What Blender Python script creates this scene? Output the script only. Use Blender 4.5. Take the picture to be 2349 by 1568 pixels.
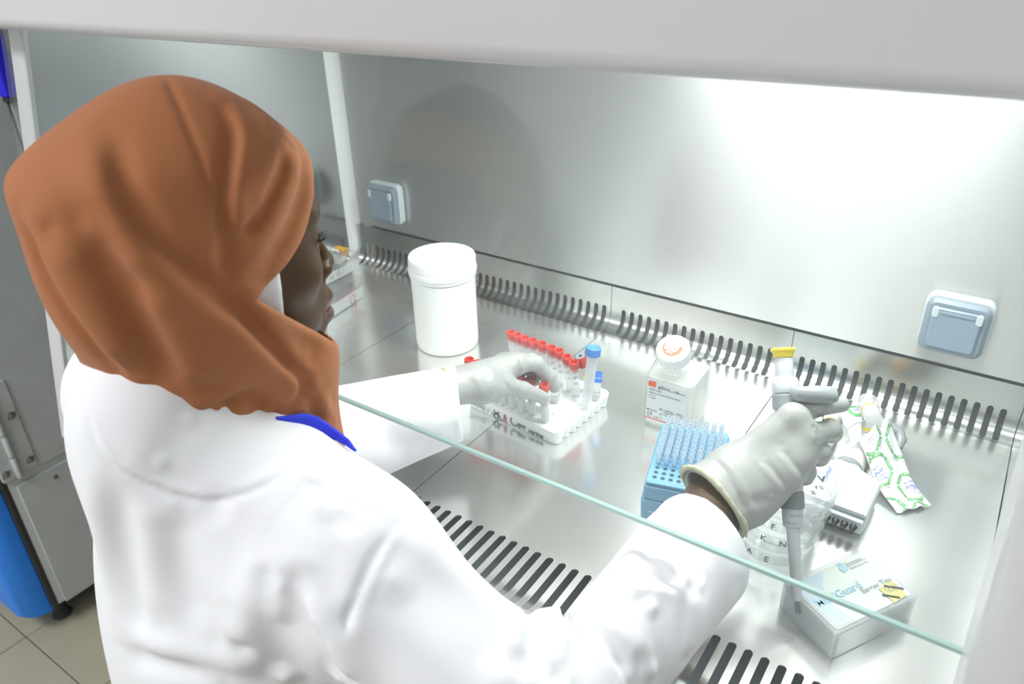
import bpy, bmesh, math, random
import numpy as np
from mathutils import Vector, Matrix
for o in list(bpy.data.objects): bpy.data.objects.remove(o)
SC = bpy.context.scene
COL = SC.collection
pi = math.pi
random.seed(4)
Z0 = 0.9            # height of the cabinet work surface above the room floor; everything below is modelled from the work surface up

# ------------------------------------------------------------------ camera
cam_d = bpy.data.cameras.new('camera'); cam = bpy.data.objects.new('camera', cam_d); COL.objects.link(cam)
cam_d.sensor_width = 36.0; cam_d.lens = 26.891; cam_d.clip_start = 0.02
_x = Vector((0.82637, 0.56264, -0.02342)); _u = Vector((-0.25451, 0.41027, 0.87573)); _b = Vector((0.50233, -0.71772, 0.48223))
cam.matrix_world = Matrix(((_x.x, _u.x, _b.x, 0.0), (_x.y, _u.y, _b.y, 0.0), (_x.z, _u.z, _b.z, 0.65 + Z0), (0, 0, 0, 1)))
cam_d.dof.use_dof = True; cam_d.dof.focus_distance = 0.88; cam_d.dof.aperture_fstop = 7.0
SC.camera = cam
# ------------------------------------------------------------------ world, lights, exposure
w = bpy.data.worlds.new('world'); SC.world = w; w.use_nodes = True
w.node_tree.nodes['Background'].inputs[0].default_value = (0.9, 0.95, 1.0, 1); w.node_tree.nodes['Background'].inputs[1].default_value = 0.35
SC.view_settings.view_transform = 'Standard'; SC.view_settings.look = 'None'; SC.view_settings.gamma = 1.0
SC.view_settings.use_curve_mapping = False
SC.view_settings.exposure = 0.0
def area(name, loc, size, power, color, rot=(0, 0, 0)):
    d = bpy.data.lights.new(name, 'AREA'); d.shape = 'RECTANGLE'; d.size, d.size_y = size; d.energy = power; d.color = color
    o = bpy.data.objects.new(name, d); o.location = loc; o.rotation_euler = rot; COL.objects.link(o); return o
# the fluorescent tube under the cabinet's hood, and the room's ceiling panels
area('cabinet_tube_light', (-.29, 0.835, 0.668 + Z0), (.54, 0.07), 6.5, (0.98, 1.0, 0.985), (0, 0, 0))
for _p, _e in (((-1.35, -1.0), 40), ((-.2, -1.25), 2), ((1.1, -.7), 1)): area('ceiling_panel_light', (_p[0], _p[1], 1.78 + Z0), (1.2, 0.6), _e, (0.97, 0.985, 1.0))
SC.cycles.transparent_max_bounces = 40; SC.cycles.max_bounces = 14

# ------------------------------------------------------------------ materials
MATS = {}
def mat(name, color, rough=0.5, metal=0.0, spec=0.5, bump=None, sub=0.0, aniso=0.0, sheen=0.0, coat=0.0, vary=None, tangent=None):
    m = bpy.data.materials.new(name); m.use_nodes = True; nt = m.node_tree; b = nt.nodes['Principled BSDF']
    b.inputs['Base Color'].default_value = (*color, 1); b.inputs['Roughness'].default_value = rough; b.inputs['Metallic'].default_value = metal
    b.inputs['Specular IOR Level'].default_value = spec
    if aniso: b.inputs['Anisotropic'].default_value = aniso
    if tangent:
        cv = nt.nodes.new('ShaderNodeCombineXYZ')
        for i_ in range(3): cv.inputs[i_].default_value = tangent[i_]
        nt.links.new(cv.outputs[0], b.inputs['Tangent'])
    if coat: b.inputs['Coat Weight'].default_value = coat
    if sheen: b.inputs['Sheen Weight'].default_value = sheen; b.inputs['Sheen Roughness'].default_value = 0.5
    if sub: b.inputs['Subsurface Weight'].default_value = sub; b.inputs['Subsurface Radius'].default_value = (1, .8, .7); b.inputs['Subsurface Scale'].default_value = 0.004
    if bump or vary:
        tc = nt.nodes.new('ShaderNodeTexCoord')
    if bump:
        sc, strength, stretch = bump
        mp = nt.nodes.new('ShaderNodeMapping'); mp.inputs['Scale'].default_value = stretch
        nz = nt.nodes.new('ShaderNodeTexNoise'); nz.inputs['Scale'].default_value = sc; nz.inputs['Detail'].default_value = 5
        bp = nt.nodes.new('ShaderNodeBump'); bp.inputs['Strength'].default_value = strength; bp.inputs['Distance'].default_value = 0.002
        nt.links.new(tc.outputs['Object'], mp.inputs[0]); nt.links.new(mp.outputs[0], nz.inputs[0]); nt.links.new(nz.outputs[0], bp.inputs['Height']); nt.links.new(bp.outputs[0], b.inputs['Normal'])
    if vary:
        sc, lo, hi, stretch = vary
        mp = nt.nodes.new('ShaderNodeMapping'); mp.inputs['Scale'].default_value = stretch
        nz = nt.nodes.new('ShaderNodeTexNoise'); nz.inputs['Scale'].default_value = sc; nz.inputs['Detail'].default_value = 4
        mr = nt.nodes.new('ShaderNodeMapRange'); mr.inputs['From Min'].default_value = .3; mr.inputs['From Max'].default_value = .7
        mr.inputs['To Min'].default_value = lo; mr.inputs['To Max'].default_value = hi
        mx = nt.nodes.new('ShaderNodeVectorMath'); mx.operation = 'SCALE'; mx.inputs[0].default_value = color
        nt.links.new(tc.outputs['Object'], mp.inputs[0]); nt.links.new(mp.outputs[0], nz.inputs[0]); nt.links.new(nz.outputs[0], mr.inputs[0])
        nt.links.new(mr.outputs[0], mx.inputs['Scale']); nt.links.new(mx.outputs[0], b.inputs['Base Color'])
    MATS[name] = m; return m
def clear(name, color, fac, rough=0.05, spec_fac=0.9, ior=1.45, edge=0.0):
    """thin clear plastic or glass: mostly transparent, a tinted diffuse share FAC, and a Fresnel reflection"""
    m = bpy.data.materials.new(name); m.use_nodes = True; nt = m.node_tree; nt.nodes.clear(); L = nt.links.new
    out = nt.nodes.new('ShaderNodeOutputMaterial'); tr = nt.nodes.new('ShaderNodeBsdfTransparent'); tr.inputs[0].default_value = (*[1 - (1 - c) * .15 for c in color], 1)
    df = nt.nodes.new('ShaderNodeBsdfDiffuse'); df.inputs[0].default_value = (*color, 1)
    tl = nt.nodes.new('ShaderNodeBsdfTranslucent'); tl.inputs[0].default_value = (*color, 1)
    dt = nt.nodes.new('ShaderNodeMixShader'); dt.inputs[0].default_value = 0.45; L(df.outputs[0], dt.inputs[1]); L(tl.outputs[0], dt.inputs[2])
    gl = nt.nodes.new('ShaderNodeBsdfGlossy'); gl.inputs['Roughness'].default_value = rough
    m1 = nt.nodes.new('ShaderNodeMixShader'); m1.inputs[0].default_value = fac; L(tr.outputs[0], m1.inputs[1]); L(dt.outputs[0], m1.inputs[2])
    # reflection by viewing angle (Schlick), the same from both sides of a thin wall
    lw_ = nt.nodes.new('ShaderNodeLayerWeight'); lw_.inputs[0].default_value = .5; f0 = ((ior - 1) / (ior + 1)) ** 2
    pw = nt.nodes.new('ShaderNodeMath'); pw.operation = 'POWER'; pw.inputs[1].default_value = 5; L(lw_.outputs['Facing'], pw.inputs[0])
    mu = nt.nodes.new('ShaderNodeMath'); mu.operation = 'MULTIPLY_ADD'; mu.inputs[1].default_value = (1 - f0) * spec_fac; mu.inputs[2].default_value = f0 * spec_fac; L(pw.outputs[0], mu.inputs[0])
    if edge:      # thin walls seen edge-on pass more plastic and look denser
        pe = nt.nodes.new('ShaderNodeMath'); pe.operation = 'POWER'; pe.inputs[1].default_value = 2.6; L(lw_.outputs['Facing'], pe.inputs[0])
        me_ = nt.nodes.new('ShaderNodeMath'); me_.operation = 'MULTIPLY_ADD'; me_.inputs[1].default_value = edge; me_.inputs[2].default_value = fac; L(pe.outputs[0], me_.inputs[0]); L(me_.outputs[0], m1.inputs[0])
    m2 = nt.nodes.new('ShaderNodeMixShader'); L(mu.outputs[0], m2.inputs[0]); L(m1.outputs[0], m2.inputs[1]); L(gl.outputs[0], m2.inputs[2])
    L(m2.outputs[0], out.inputs[0]); MATS[name] = m; return m
def emit(name, color, s):
    m = bpy.data.materials.new(name); m.use_nodes = True; nt = m.node_tree; b = nt.nodes['Principled BSDF']
    b.inputs['Emission Color'].default_value = (*color, 1); b.inputs['Emission Strength'].default_value = s; MATS[name] = m; return m

mat('back_steel', (.66, .67, .665), .46, 1.0, bump=(9, .05, (1.5, 1, 130)), aniso=.85, tangent=(0, 0, 1))
mat('side_steel', (.50, .52, .525), .17, 1.0, bump=(8, .03, (1, 2, 90)))
mat('tray_steel', (.86, .87, .845), .20, .87, bump=(7, .05, (2, 2, 2)), vary=(5, .93, 1.05, (1, 1.6, 1)))
mat('cove_steel_darkened', (.58, .59, .58), .24, 1.0, bump=(7, .05, (2, 2, 2)))  # same sheet as the tray; its dark reflection is put into a darker base
mat('pan_steel', (.50, .54, .56), .5, 0)
mat('white_paint', (.64, .64, .655), .35, coat=.2)
mat('white_trim', (.88, .90, .89), .3)
clear('sash_glass', (.85, .95, .92), .012, .0, 1.0, 1.5)
mat('glass_edge', (.36, .50, .48), .15, spec=.8)
mat('white_hdpe', (.90, .91, .90), .38, sub=.1)
mat('rack_white', (.88, .89, .89), .4)
mat('rack_well', (.80, .82, .82), .35)
clear('clear_plastic', (.93, .95, .96), .015, .03, 1.0, 1.55, .16)
clear('clear_rim', (.86, .90, .91), .20, .05, 1.0, 1.6, .35)
clear('clear_lid', (.95, .97, .97), .012, .03, 1.0, 1.6, .12)
clear('frosted_plastic', (.93, .95, .96), .58, .25, .7)
clear('tip_plastic', (.86, .93, .98), .42, .15, .8)
clear('cloudy_liquid', (.90, .91, .88), .80, .2, .4)
clear('bottle_liquid', (.93, .95, .92), .62, .2, .4)
clear('rack_lid_plastic', (.90, .93, .94), .42, .12, .9)
mat('cap_red', (.66, .085, .075), .42)
mat('cap_darkred', (.50, .055, .06), .45)
mat('cap_grey', (.28, .32, .36), .5)
mat('cap_blue', (.10, .30, .74), .42)
mat('cap_deepblue', (.06, .20, .68), .4)
mat('serum', (.85, .62, .10), .3)
mat('serum_dark', (.12, .07, .05), .4)
mat('box_blue', (.17, .38, .58), .42, sub=.1)
mat('hole_shade_blue', (.012, .05, .10), .6)
mat('paper', (.76, .78, .80), .55)
mat('ink_black', (.04, .045, .05), .6)
mat('ink_grey', (.30, .31, .33), .6)
mat('ink_orange', (.86, .16, .07), .5)
mat('ink_red', (.62, .10, .12), .6)
mat('ink_pink', (.52, .17, .19), .6)
mat('ink_blue', (.07, .14, .60), .5)
mat('ink_paleblue', (.36, .58, .68), .5)
mat('ink_scale', (.25, .45, .75), .5)
mat('ink_green', (.13, .42, .15), .5)
mat('ink_shadow', (.58, .60, .58), .6)
mat('ink_white', (.92, .93, .94), .6)
mat('cap_white', (.88, .89, .90), .38)
mat('outlet_white', (.62, .68, .72), .32)
mat('outlet_grey', (.27, .34, .40), .35)
mat('outlet_flap', (.28, .355, .44), .33)
mat('pipette_grey', (.56, .58, .60), .36)
mat('pipette_dark', (.23, .245, .26), .4)
mat('pipette_hook', (.30, .325, .34), .35)
mat('pipette_white', (.66, .69, .72), .34)
mat('pipette_cream', (.80, .81, .74), .42)
mat('yellow', (.88, .66, .06), .38)
mat('orange', (.92, .46, .03), .38)
mat('black_rubber', (.018, .016, .018), .42)
mat('brown_rubber', (.06, .045, .045), .42)
mat('tape_yellow', (.62, .56, .26), .5)
mat('print_blue', (.50, .61, .68), .4)
mat('print_cream', (.66, .70, .66), .4)
mat('fridge_grey', (.60, .635, .645), .42, vary=(14, .95, 1.05, (1, 1, 1)))
mat('fridge_dark', (.035, .036, .04), .6)
mat('fridge_blue', (.02, .27, 1.0), .4)
mat('handle_blue', (.03, .02, .85), .5)
mat('screw_metal', (.30, .30, .28), .4, .9)
mat('tile', (.47, .44, .33), .3, vary=(9, .94, 1.05, (1, 1, 1)))
mat('grout', (.14, .13, .10), .8)
mat('room_wall', (.64, .65, .645), .7)
mat('room_dark', (.34, .36, .38), .6)
mat('curtain', (.90, .92, .91), .8)
emit('tube_glow', (.93, 1, .97), 5)
emit('panel_glow', (1, 1, 1), 2)

# ------------------------------------------------------------------ mesh helpers
class MB:
    def __init__(s): s.v = []; s.f = []
    def add(s, vs, fs):
        n = len(s.v); s.v += [tuple(map(float, q)) for q in vs]; s.f += [tuple(n + i for i in q) for q in fs]; return s
    def box(s, lo, hi, M=None):
        x0, y0, z0 = lo; x1, y1, z1 = hi
        vs = [(x0, y0, z0), (x1, y0, z0), (x1, y1, z0), (x0, y1, z0), (x0, y0, z1), (x1, y0, z1), (x1, y1, z1), (x0, y1, z1)]
        if M is not None: vs = [tuple(M @ Vector(q)) for q in vs]
        return s.add(vs, [(3, 2, 1, 0), (4, 5, 6, 7), (0, 1, 5, 4), (1, 2, 6, 5), (2, 3, 7, 6), (3, 0, 4, 7)])
    def loops(s, loops, cap0=True, cap1=True, closed=True):
        n = len(loops[0]); vs = [q for l in loops for q in l]; fs = []
        for i in range(len(loops) - 1):
            for j in range(n if closed else n - 1):
                k = (j + 1) % n; fs.append((i * n + j, i * n + k, (i + 1) * n + k, (i + 1) * n + j))
        if cap0: fs.append(tuple(range(n - 1, -1, -1)))
        if cap1: fs.append(tuple((len(loops) - 1) * n + j for j in range(n)))
        return s.add(vs, fs)
    def lathe(s, prof, n=32, M=None, cap0=True, cap1=True):
        """PROF: (radius, z) pairs from the bottom up"""
        lp = []
        for r, z in prof:
            l = [Vector((r * math.cos(2 * pi * j / n), r * math.sin(2 * pi * j / n), z)) for j in range(n)]
            lp.append([M @ q for q in l] if M is not None else l)
        return s.loops(lp, cap0, cap1)
    def rbox(s, w, d, z0, z1, r=.004, b=.001, n=5, M=None, taper=0.0, cx=0, cy=0):
        """rounded box; taper = how much each side pulls in at the bottom"""
        lp = []
        for z, ins, t in ((z0, b, taper), (z0 + b, 0, taper), (z1 - b, 0, 0), (z1, b, 0)):
            l = [Vector((cx + x, cy + y, z)) for x, y in rrect(w - 2 * (ins + t), d - 2 * (ins + t), max(r - ins, .0005), n)]
            lp.append([M @ q for q in l] if M is not None else l)
        return s.loops(lp)
    def prism(s, poly, z0, z1, M=None):
        lp = [[Vector((x, y, z)) for x, y in poly] for z in (z0, z1)]
        if M is not None: lp = [[M @ q for q in l] for l in lp]
        return s.loops(lp)
    def tube(s, pts, r, n=8, cap=True):
        pts = [Vector(p) for p in pts]; rs = r if isinstance(r, (list, tuple)) else [r] * len(pts)
        lp = []; prev = None
        for i, p in enumerate(pts):
            t = (pts[min(i + 1, len(pts) - 1)] - pts[max(i - 1, 0)]).normalized()
            if prev is None: a = t.orthogonal().normalized()
            else: a = (prev - t * prev.dot(t)).normalized()
            prev = a; b = t.cross(a)
            lp.append([p + (a * math.cos(2 * pi * j / n) + b * math.sin(2 * pi * j / n)) * rs[i] for j in range(n)])
        return s.loops(lp, cap, cap)
    def build(s, name, m, parent=None, smooth=True, angle=35, loc=None, label=None, mods=None):
        me = bpy.data.meshes.new(name); me.from_pydata(s.v, [], s.f); me.update()
        bm = bmesh.new(); bm.from_mesh(me); bmesh.ops.recalc_face_normals(bm, faces=bm.faces); bm.to_mesh(me); bm.free()
        return link(name, me, m, parent, smooth, angle, loc, label)
def link(name, me, m, parent=None, smooth=True, angle=35, loc=None, label=None):
    o = bpy.data.objects.new(name, me); COL.objects.link(o)
    if m: me.materials.append(MATS[m] if isinstance(m, str) else m)
    if smooth:
        me.shade_smooth()
        if angle < 180: me.set_sharp_from_angle(angle=math.radians(angle))
    if parent is not None: o.parent = parent
    if loc is not None: o.location = loc
    if label: o['label'] = label
    return o
def rrect(w, d, r, n=5):
    p = []
    for cx, cy, a in ((w / 2 - r, d / 2 - r, 0), (-w / 2 + r, d / 2 - r, 90), (-w / 2 + r, -d / 2 + r, 180), (w / 2 - r, -d / 2 + r, 270)):
        for i in range(n + 1):
            t = math.radians(a + 90 * i / n); p.append((cx + r * math.cos(t), cy + r * math.sin(t)))
    return p
def thing(name, label, cat, loc=(0, 0, 0), rz=0.0, group=None, rot=None):
    o = bpy.data.objects.new(name, None); COL.objects.link(o); o.empty_display_size = .02
    o.location = loc; o.rotation_euler = rot if rot else (0, 0, rz); o['label'] = label; o['category'] = cat
    if group: o['group'] = group
    return o
def struct(o): o['kind'] = 'structure'; return o
def dup(root, loc=None, rot=None, label=None, group=None):
    r = root.copy(); COL.objects.link(r)
    if loc is not None: r.location = loc
    if rot is not None: r.rotation_euler = rot
    if label: r['label'] = label
    if group: r['group'] = group
    for ch in list(root.children):
        c = ch.copy(); COL.objects.link(c); c.parent = r
        for g in list(ch.children):
            d = g.copy(); COL.objects.link(d); d.parent = c
    return r
def RZ(a): return Matrix.Rotation(a, 4, 'Z')
def T(x, y, z): return Matrix.Translation((x, y, z))
def frame(origin, xdir, ydir):
    """matrix whose X and Y run along XDIR and (about) YDIR from ORIGIN"""
    x = Vector(xdir).normalized(); z = x.cross(Vector(ydir)).normalized(); y = z.cross(x)
    return Matrix(((x.x, y.x, z.x, origin[0]), (x.y, y.y, z.y, origin[1]), (x.z, y.z, z.z, origin[2]), (0, 0, 0, 1)))
def lettering(mb, text, size, M, x=0, y=0, shear=0.0, align='LEFT', wide=1.0, bold=0.0, bend=None, lift=.0003):
    """flat letters added to MB, in the plane of M; BEND maps (x, y, z) of the plane to a point"""
    cu = bpy.data.curves.new('letters', 'FONT'); cu.body = text; cu.size = size; cu.shear = shear; cu.align_x = align; cu.offset = bold; cu.resolution_u = 3
    ob = bpy.data.objects.new('letters', cu); COL.objects.link(ob)
    me = bpy.data.meshes.new_from_object(ob.evaluated_get(bpy.context.evaluated_depsgraph_get()))
    vs = [(x + v.co.x * wide, y + v.co.y, lift) for v in me.vertices]
    vs = [bend(*q) for q in vs] if bend else [M @ Vector(q) for q in vs]
    mb.add(vs, [tuple(p.vertices) for p in me.polygons])
    bpy.data.objects.remove(ob); bpy.data.curves.remove(cu); bpy.data.meshes.remove(me)
def stroke(mb, pts, wd, M, lift=.0004, bend=None):
    """a pen line of width WD through 2-D points, flat in the plane of M"""
    vs = []
    for i, (x, y) in enumerate(pts):
        a = pts[max(i - 1, 0)]; b = pts[min(i + 1, len(pts) - 1)]; dx, dy = b[0] - a[0], b[1] - a[1]; l = math.hypot(dx, dy) or 1
        nx, ny = -dy / l * wd / 2, dx / l * wd / 2; vs += [(x + nx, y + ny, lift), (x - nx, y - ny, lift)]
    vs = [bend(*q) for q in vs] if bend else [M @ Vector(q) for q in vs]
    mb.add(vs, [(2 * i, 2 * i + 1, 2 * i + 3, 2 * i + 2) for i in range(len(pts) - 1)])
def flat(mb, poly, M, lift=.0003, bend=None):
    vs = [(x, y, lift) for x, y in poly]; vs = [bend(*q) for q in vs] if bend else [M @ Vector(q) for q in vs]
    mb.add(vs, [tuple(range(len(poly)))])
def arc(cx, cy, r, a0, a1, n=10, ry=None):
    return [(cx + r * math.cos(math.radians(a0 + (a1 - a0) * i / n)), cy + (ry or r) * math.sin(math.radians(a0 + (a1 - a0) * i / n))) for i in range(n + 1)]
# ================================================================== the room
XW0, XW1, YW0, YW1 = -2.7, 2.2, -1.8, 1.9
fl = MB(); fl.box((XW0, YW0, -.93), (XW1, YW1, -.903)); floor = struct(fl.build('floor', 'grout', None, False))
tm = MB(); tm.rbox(.2975, .2975, -.006, 0, .002, .0012, 2)
tile_me = None
ix = 0
for i in range(-4, 14):
    for j in range(-8, 6):
        x, y = -1.790 - .15 + i * .3, .390 - .15 + j * .3
        if not (XW0 + .15 < x < XW1 - .15 and YW0 + .15 < y < YW1 - .15): continue
        if tile_me is None:
            t = tm.build('tile', 'tile', floor); tile_me = t.data
        else:
            t = bpy.data.objects.new('tile', tile_me); COL.objects.link(t); t.parent = floor
        t.location = (x, y, -.8995)
def wallbox(name, lo, hi, m='room_wall'):
    return struct(MB().box(lo, hi).build(name, m, None, False))
wallbox('wall_left', (XW0 - .1, YW0, -.93), (XW0, YW1, 1.9)); wallbox('wall_right', (XW1, YW0, -.93), (XW1 + .1, YW1, 1.9))
wallbox('wall_back', (XW0 - .1, YW1, -.93), (XW1 + .1, YW1 + .1, 1.9)); wallbox('wall_front', (XW0 - .1, YW0 - .1, -.93), (XW1 + .1, YW0, 1.9))
wallbox('ceiling', (XW0 - .1, YW0 - .1, 1.9), (XW1 + .1, YW1 + .1, 2.0))
for k, (x, y, nm) in enumerate(((-1.35, -1.0, 'square ceiling light panel at the left, behind the seated worker'), (-.2, -1.25, 'square ceiling light panel in the middle, behind the camera'), (1.1, -.7, 'square ceiling light panel at the far right'))):
    cl = thing('ceiling_light', nm, 'light', (x, y, 1.80))
    MB().rbox(1.26, .66, 0, .1, .01, .003).build('housing', 'white_paint', cl)
    MB().rbox(1.18, .58, -.004, -.0005, .006, .001).build('diffuser', 'panel_glow', cl)

# ================================================================== the safety cabinet
XL, XR, YB = -1.197, .0765, 1.112
cab = thing('safety_cabinet', 'white and stainless steel biosafety cabinet that the worker reaches into', 'cabinet', (0, 0, -.9))
CZ = .9
def cpart(name, mb, m, smooth=True, label=None, parent=None): 
    o = mb.build(name, m, parent or cab, smooth)
    if parent is None: o.location = (0, 0, CZ)
    if label: o['label'] = label
    return o
mb = MB(); mb.box((XL, YB + .003, .0825), (XR, YB + .015, .70)); cpart('back_panel', mb, 'back_steel', False)
for x0, x1 in ((XL - .012, XL), (XR, XR + .012)):
    side = [(.446, -.06), (YB + .02, -.06), (YB + .02, .70), (.591, .70)]
    mb = MB().loops([[(x, y, z) for y, z in side] for x in (x0, x1)]); cpart('side_panel', mb, 'side_steel', False)
# pale quarter-round corner strip at the left rear corner
mb = MB(); q = [(XL, YB + .003)] + [(XL + .021 - .021 * math.sin(a), YB + .003 - .021 + .021 * math.cos(a)) for a in np.linspace(pi / 2, 0, 9)]
mb.prism(q, .003, .70); cpart('corner_strip', mb, 'white_trim')
# sump pan and plenum below and behind the work trays
mb = MB(); mb.box((XL, .43, -.075), (XR, YB + .07, -.06)); mb.box((XL, YB + .055, -.06), (XR, YB + .07, .08)); cpart('sump_pan', mb, 'pan_steel', False)
mb = MB(); mb.box((XL - .04, .46, -.09), (XR + .044, YB + .09, -.076)); mb.box((XL - .04, YB + .071, -.075), (XR + .044, YB + .09, .75)); cpart('outer_shell', mb, 'white_paint', False)
# stand legs
for x in (XL - .01, XR + .01):
    for y in (.52, 1.12):
        mb = MB(); mb.rbox(.05, .05, -.899, -.0905, .004, .002, M=T(x, y, 0)); cpart('leg', mb, 'white_paint')
# hood above the sash: a white front with a soft lower edge, an underside and the ceiling of the work chamber
mb = MB()
prof = [(.535, .575)] + [(.494 + .016 * (1 - math.sin(a)), .575 - .016 * math.cos(a) + .0) for a in np.linspace(0, pi / 2, 7)] + [(.494 + .10, 1.15), (.62, 1.15), (.56, .70)]
def hz(x): return .018 * (x - XR) / 1.27        # the front hangs a touch lower at its left end
mb.loops([[(x, y, z + hz(x)) for y, z in prof] for x in (XL - .06, XR + .12)]); cpart('hood', mb, 'white_paint')
mb = MB(); mb.box((XL, .575, .70), (XR + .002, YB + .09, .715)); cpart('diffuser_panel', mb, 'white_trim', False)
mb = MB(); mb.box((XL, .575, .605), (XR, .582, .70)); cpart('lamp_shield', mb, 'white_trim', False)
for x0, lit in ((-1.165, 'white_trim'), (-.57, 'tube_glow')):
    mb = MB(); mb.lathe([(.013, 0), (.013, .585)], 16, Matrix.Translation((x0, .835, .684)) @ Matrix.Rotation(pi / 2, 4, 'Y')); cpart('lamp_tube', mb, lit)
# posts either side of the sash; they lean back with it
LEAN = .19
def post(x0, x1, x0t, x1t, yb, depth, z0, z1, r, name='front_post'):
    lp = []
    for z in (z0, z1):
        f = (z - z0) / (z1 - z0); a = x0 + (x0t - x0) * f; b = x1 + (x1t - x1) * f
        yc = yb + LEAN * z - depth / 2
        lp.append([((a + b) / 2 + px, yc + py, z) for px, py in rrect(b - a, depth, r, 8)])
    mb = MB().loops(lp); return cpart(name, mb, 'white_paint')
post(-1.252, -1.2095, -1.252, -1.2095, .506, .05, -.10, .585, .008)
post(.0525, .26, .0285, .26, .455, .15, .05, .585, .03)
# sash: a leaning pane with a bright ground edge
sash = bpy.data.objects.new('sash', None); COL.objects.link(sash); sash.parent = cab; sash.location = (0, 0, CZ)
def sy(z): return .4632 + .18 * (z - .2)
def leaf(x0, x1, z0, z1, dy, t):
    return [[(x, sy(z) + dy + d, z) for x, z, d in ((x0, z0, 0), (x1, z0, 0), (x1, z0, t), (x0, z0, t))], [(x, sy(z) + dy + d, z) for x, z, d in ((x0, z1, 0), (x1, z1, 0), (x1, z1, t), (x0, z1, t))]]
mb = MB().loops(leaf(XL + .001, XR - .001, .2031, .60, 0, .005)); cpart('pane', mb, 'sash_glass', False, parent=sash)
mb = MB().loops(leaf(XL + .001, XR - .001, .2, .2030, .0005, .004)); cpart('ground_edge', mb, 'glass_edge', False, parent=sash)

# ---- lift-out work trays: slotted grille in front, flat, slotted cove behind
R = .030
def tray_profile():
    P = []
    for a in np.linspace(math.radians(48), 0, 9): P.append((.500 - .055 * math.sin(a), .055 - .055 * math.cos(a)))
    flatN = 24
    for y in np.linspace(.500, YB - R, flatN)[1:]: P.append((y, 0))
    for a in np.linspace(0, pi / 2, 13)[1:]: P.append((YB - R + R * math.sin(a), R - R * math.cos(a)))
    P.append((YB, .045)); P.append((YB, .079))
    return P
PF = tray_profile(); S_ = [0]
for a, b in zip(PF, PF[1:]): S_.append(S_[-1] + math.hypot(b[0] - a[0], b[1] - a[1]))
def on_prof(s): return (float(np.interp(s, S_, [p[0] for p in PF])), float(np.interp(s, S_, [p[1] for p in PF])))
s_flat0 = S_[8]; s_cove = S_[8 + 23]
FS0, FS1 = s_flat0 - .0235, s_flat0 + .0620          # front slots along the profile
BS0, BS1 = s_cove + .005, s_cove + R * pi / 2 + .0085
def slotted(x0, x1, xs, pitch, w, v0, v1, mb):
    hw = w / 2
    lv = [v0 + hw * (1 - math.cos(a)) for a in np.linspace(0, pi / 2, 6)]
    lv += list(np.linspace(v0 + hw, v1 - hw, 12)[1:-1]) + [v1 - hw + hw * math.sin(a) for a in np.linspace(0, pi / 2, 6)]
    def half(v):
        d = max(v0 + hw - v, v - (v1 - hw), 0); return math.sqrt(max(hw * hw - d * d, 0))
    edges = [x0] + [(a + b) / 2 for a, b in zip(xs, xs[1:])] + [x1]
    for k, xc in enumerate(xs):
        a, b = edges[k], edges[k + 1]; vs = []; fs = []
        for v in lv:
            y, z = on_prof(v); h = half(v); vs += [(a, y, z), (xc - h, y, z), (xc + h, y, z), (b, y, z)]
        for i in range(len(lv) - 1):
            q = 4 * i; fs += [(q, q + 1, q + 5, q + 4), (q + 2, q + 3, q + 7, q + 6)]
        mb.add(vs, fs)
def plain(x0, x1, v0, v1, mb):
    vv = [v0] + [s for s in S_ if v0 < s < v1] + [v1]; vs = []; fs = []
    for v in vv: y, z = on_prof(v); vs += [(x0, y, z), (x1, y, z)]
    for i in range(len(vv) - 1): fs.append((2 * i, 2 * i + 1, 2 * i + 3, 2 * i + 2))
    mb.add(vs, fs)
JX = [-1.1965, -.8788, -.5590, -.2399, .0762]
BXS = [[-1.1608 + .01640 * k for k in range(16)], [-.8506 + .01635 * k for k in range(18)], [-.5335 + .01640 * k for k in range(17)], [.0556 - .01625 * k for k in range(17, -1, -1)]]
names = ['leftmost steel work tray, under the stacked clear plates', 'steel work tray under the tall white jar and the left glove', 'steel work tray under the blue tip box and white tube rack', 'rightmost steel work tray, under the stacked petri dishes']
for k in range(4):
    x0, x1 = JX[k] + .0006, JX[k + 1] - .0006
    mb = MB()
    plain(x0, x1, 0, FS0, mb)
    fx = [x for x in (-.1439 + .01677 * (i - 70) for i in range(90)) if x0 + .0065 < x < x1 - .0065]
    slotted(x0, x1, fx, .01677, .0088, FS0, FS1, mb)
    plain(x0, x1, FS1, BS0, mb)
    slotted(x0, x1, BXS[k], .0164, .0082, BS0, BS1, mb)
    plain(x0, x1, BS1, S_[-1], mb)
    o = mb.build('work_tray', 'tray_steel', None, True, 60); o['label'] = names[k]; o['category'] = 'tray'; o['group'] = 'lift-out work trays'
    bm = bmesh.new(); bm.from_mesh(o.data); bmesh.ops.remove_doubles(bm, verts=bm.verts, dist=1e-5); bmesh.ops.recalc_face_normals(bm, faces=bm.faces)
    for f in bm.faces:
        if (f.normal.z if abs(f.normal.z) > .2 else -f.normal.y) < 0: f.normal_flip()
    bm.to_mesh(o.data); bm.free()
    md = o.modifiers.new('sheet', 'SOLIDIFY'); md.thickness = .0015; md.offset = -1
    me = bpy.data.meshes.new_from_object(o.evaluated_get(bpy.context.evaluated_depsgraph_get())); o.modifiers.clear(); o.data = me; me.name = 'work_tray'
    me.shade_smooth(); me.set_sharp_from_angle(angle=math.radians(40))
    me.materials.append(MATS['cove_steel_darkened'])
    for f in me.polygons: f.material_index = 1 if f.center.y > YB - R + .0015 else 0

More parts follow.
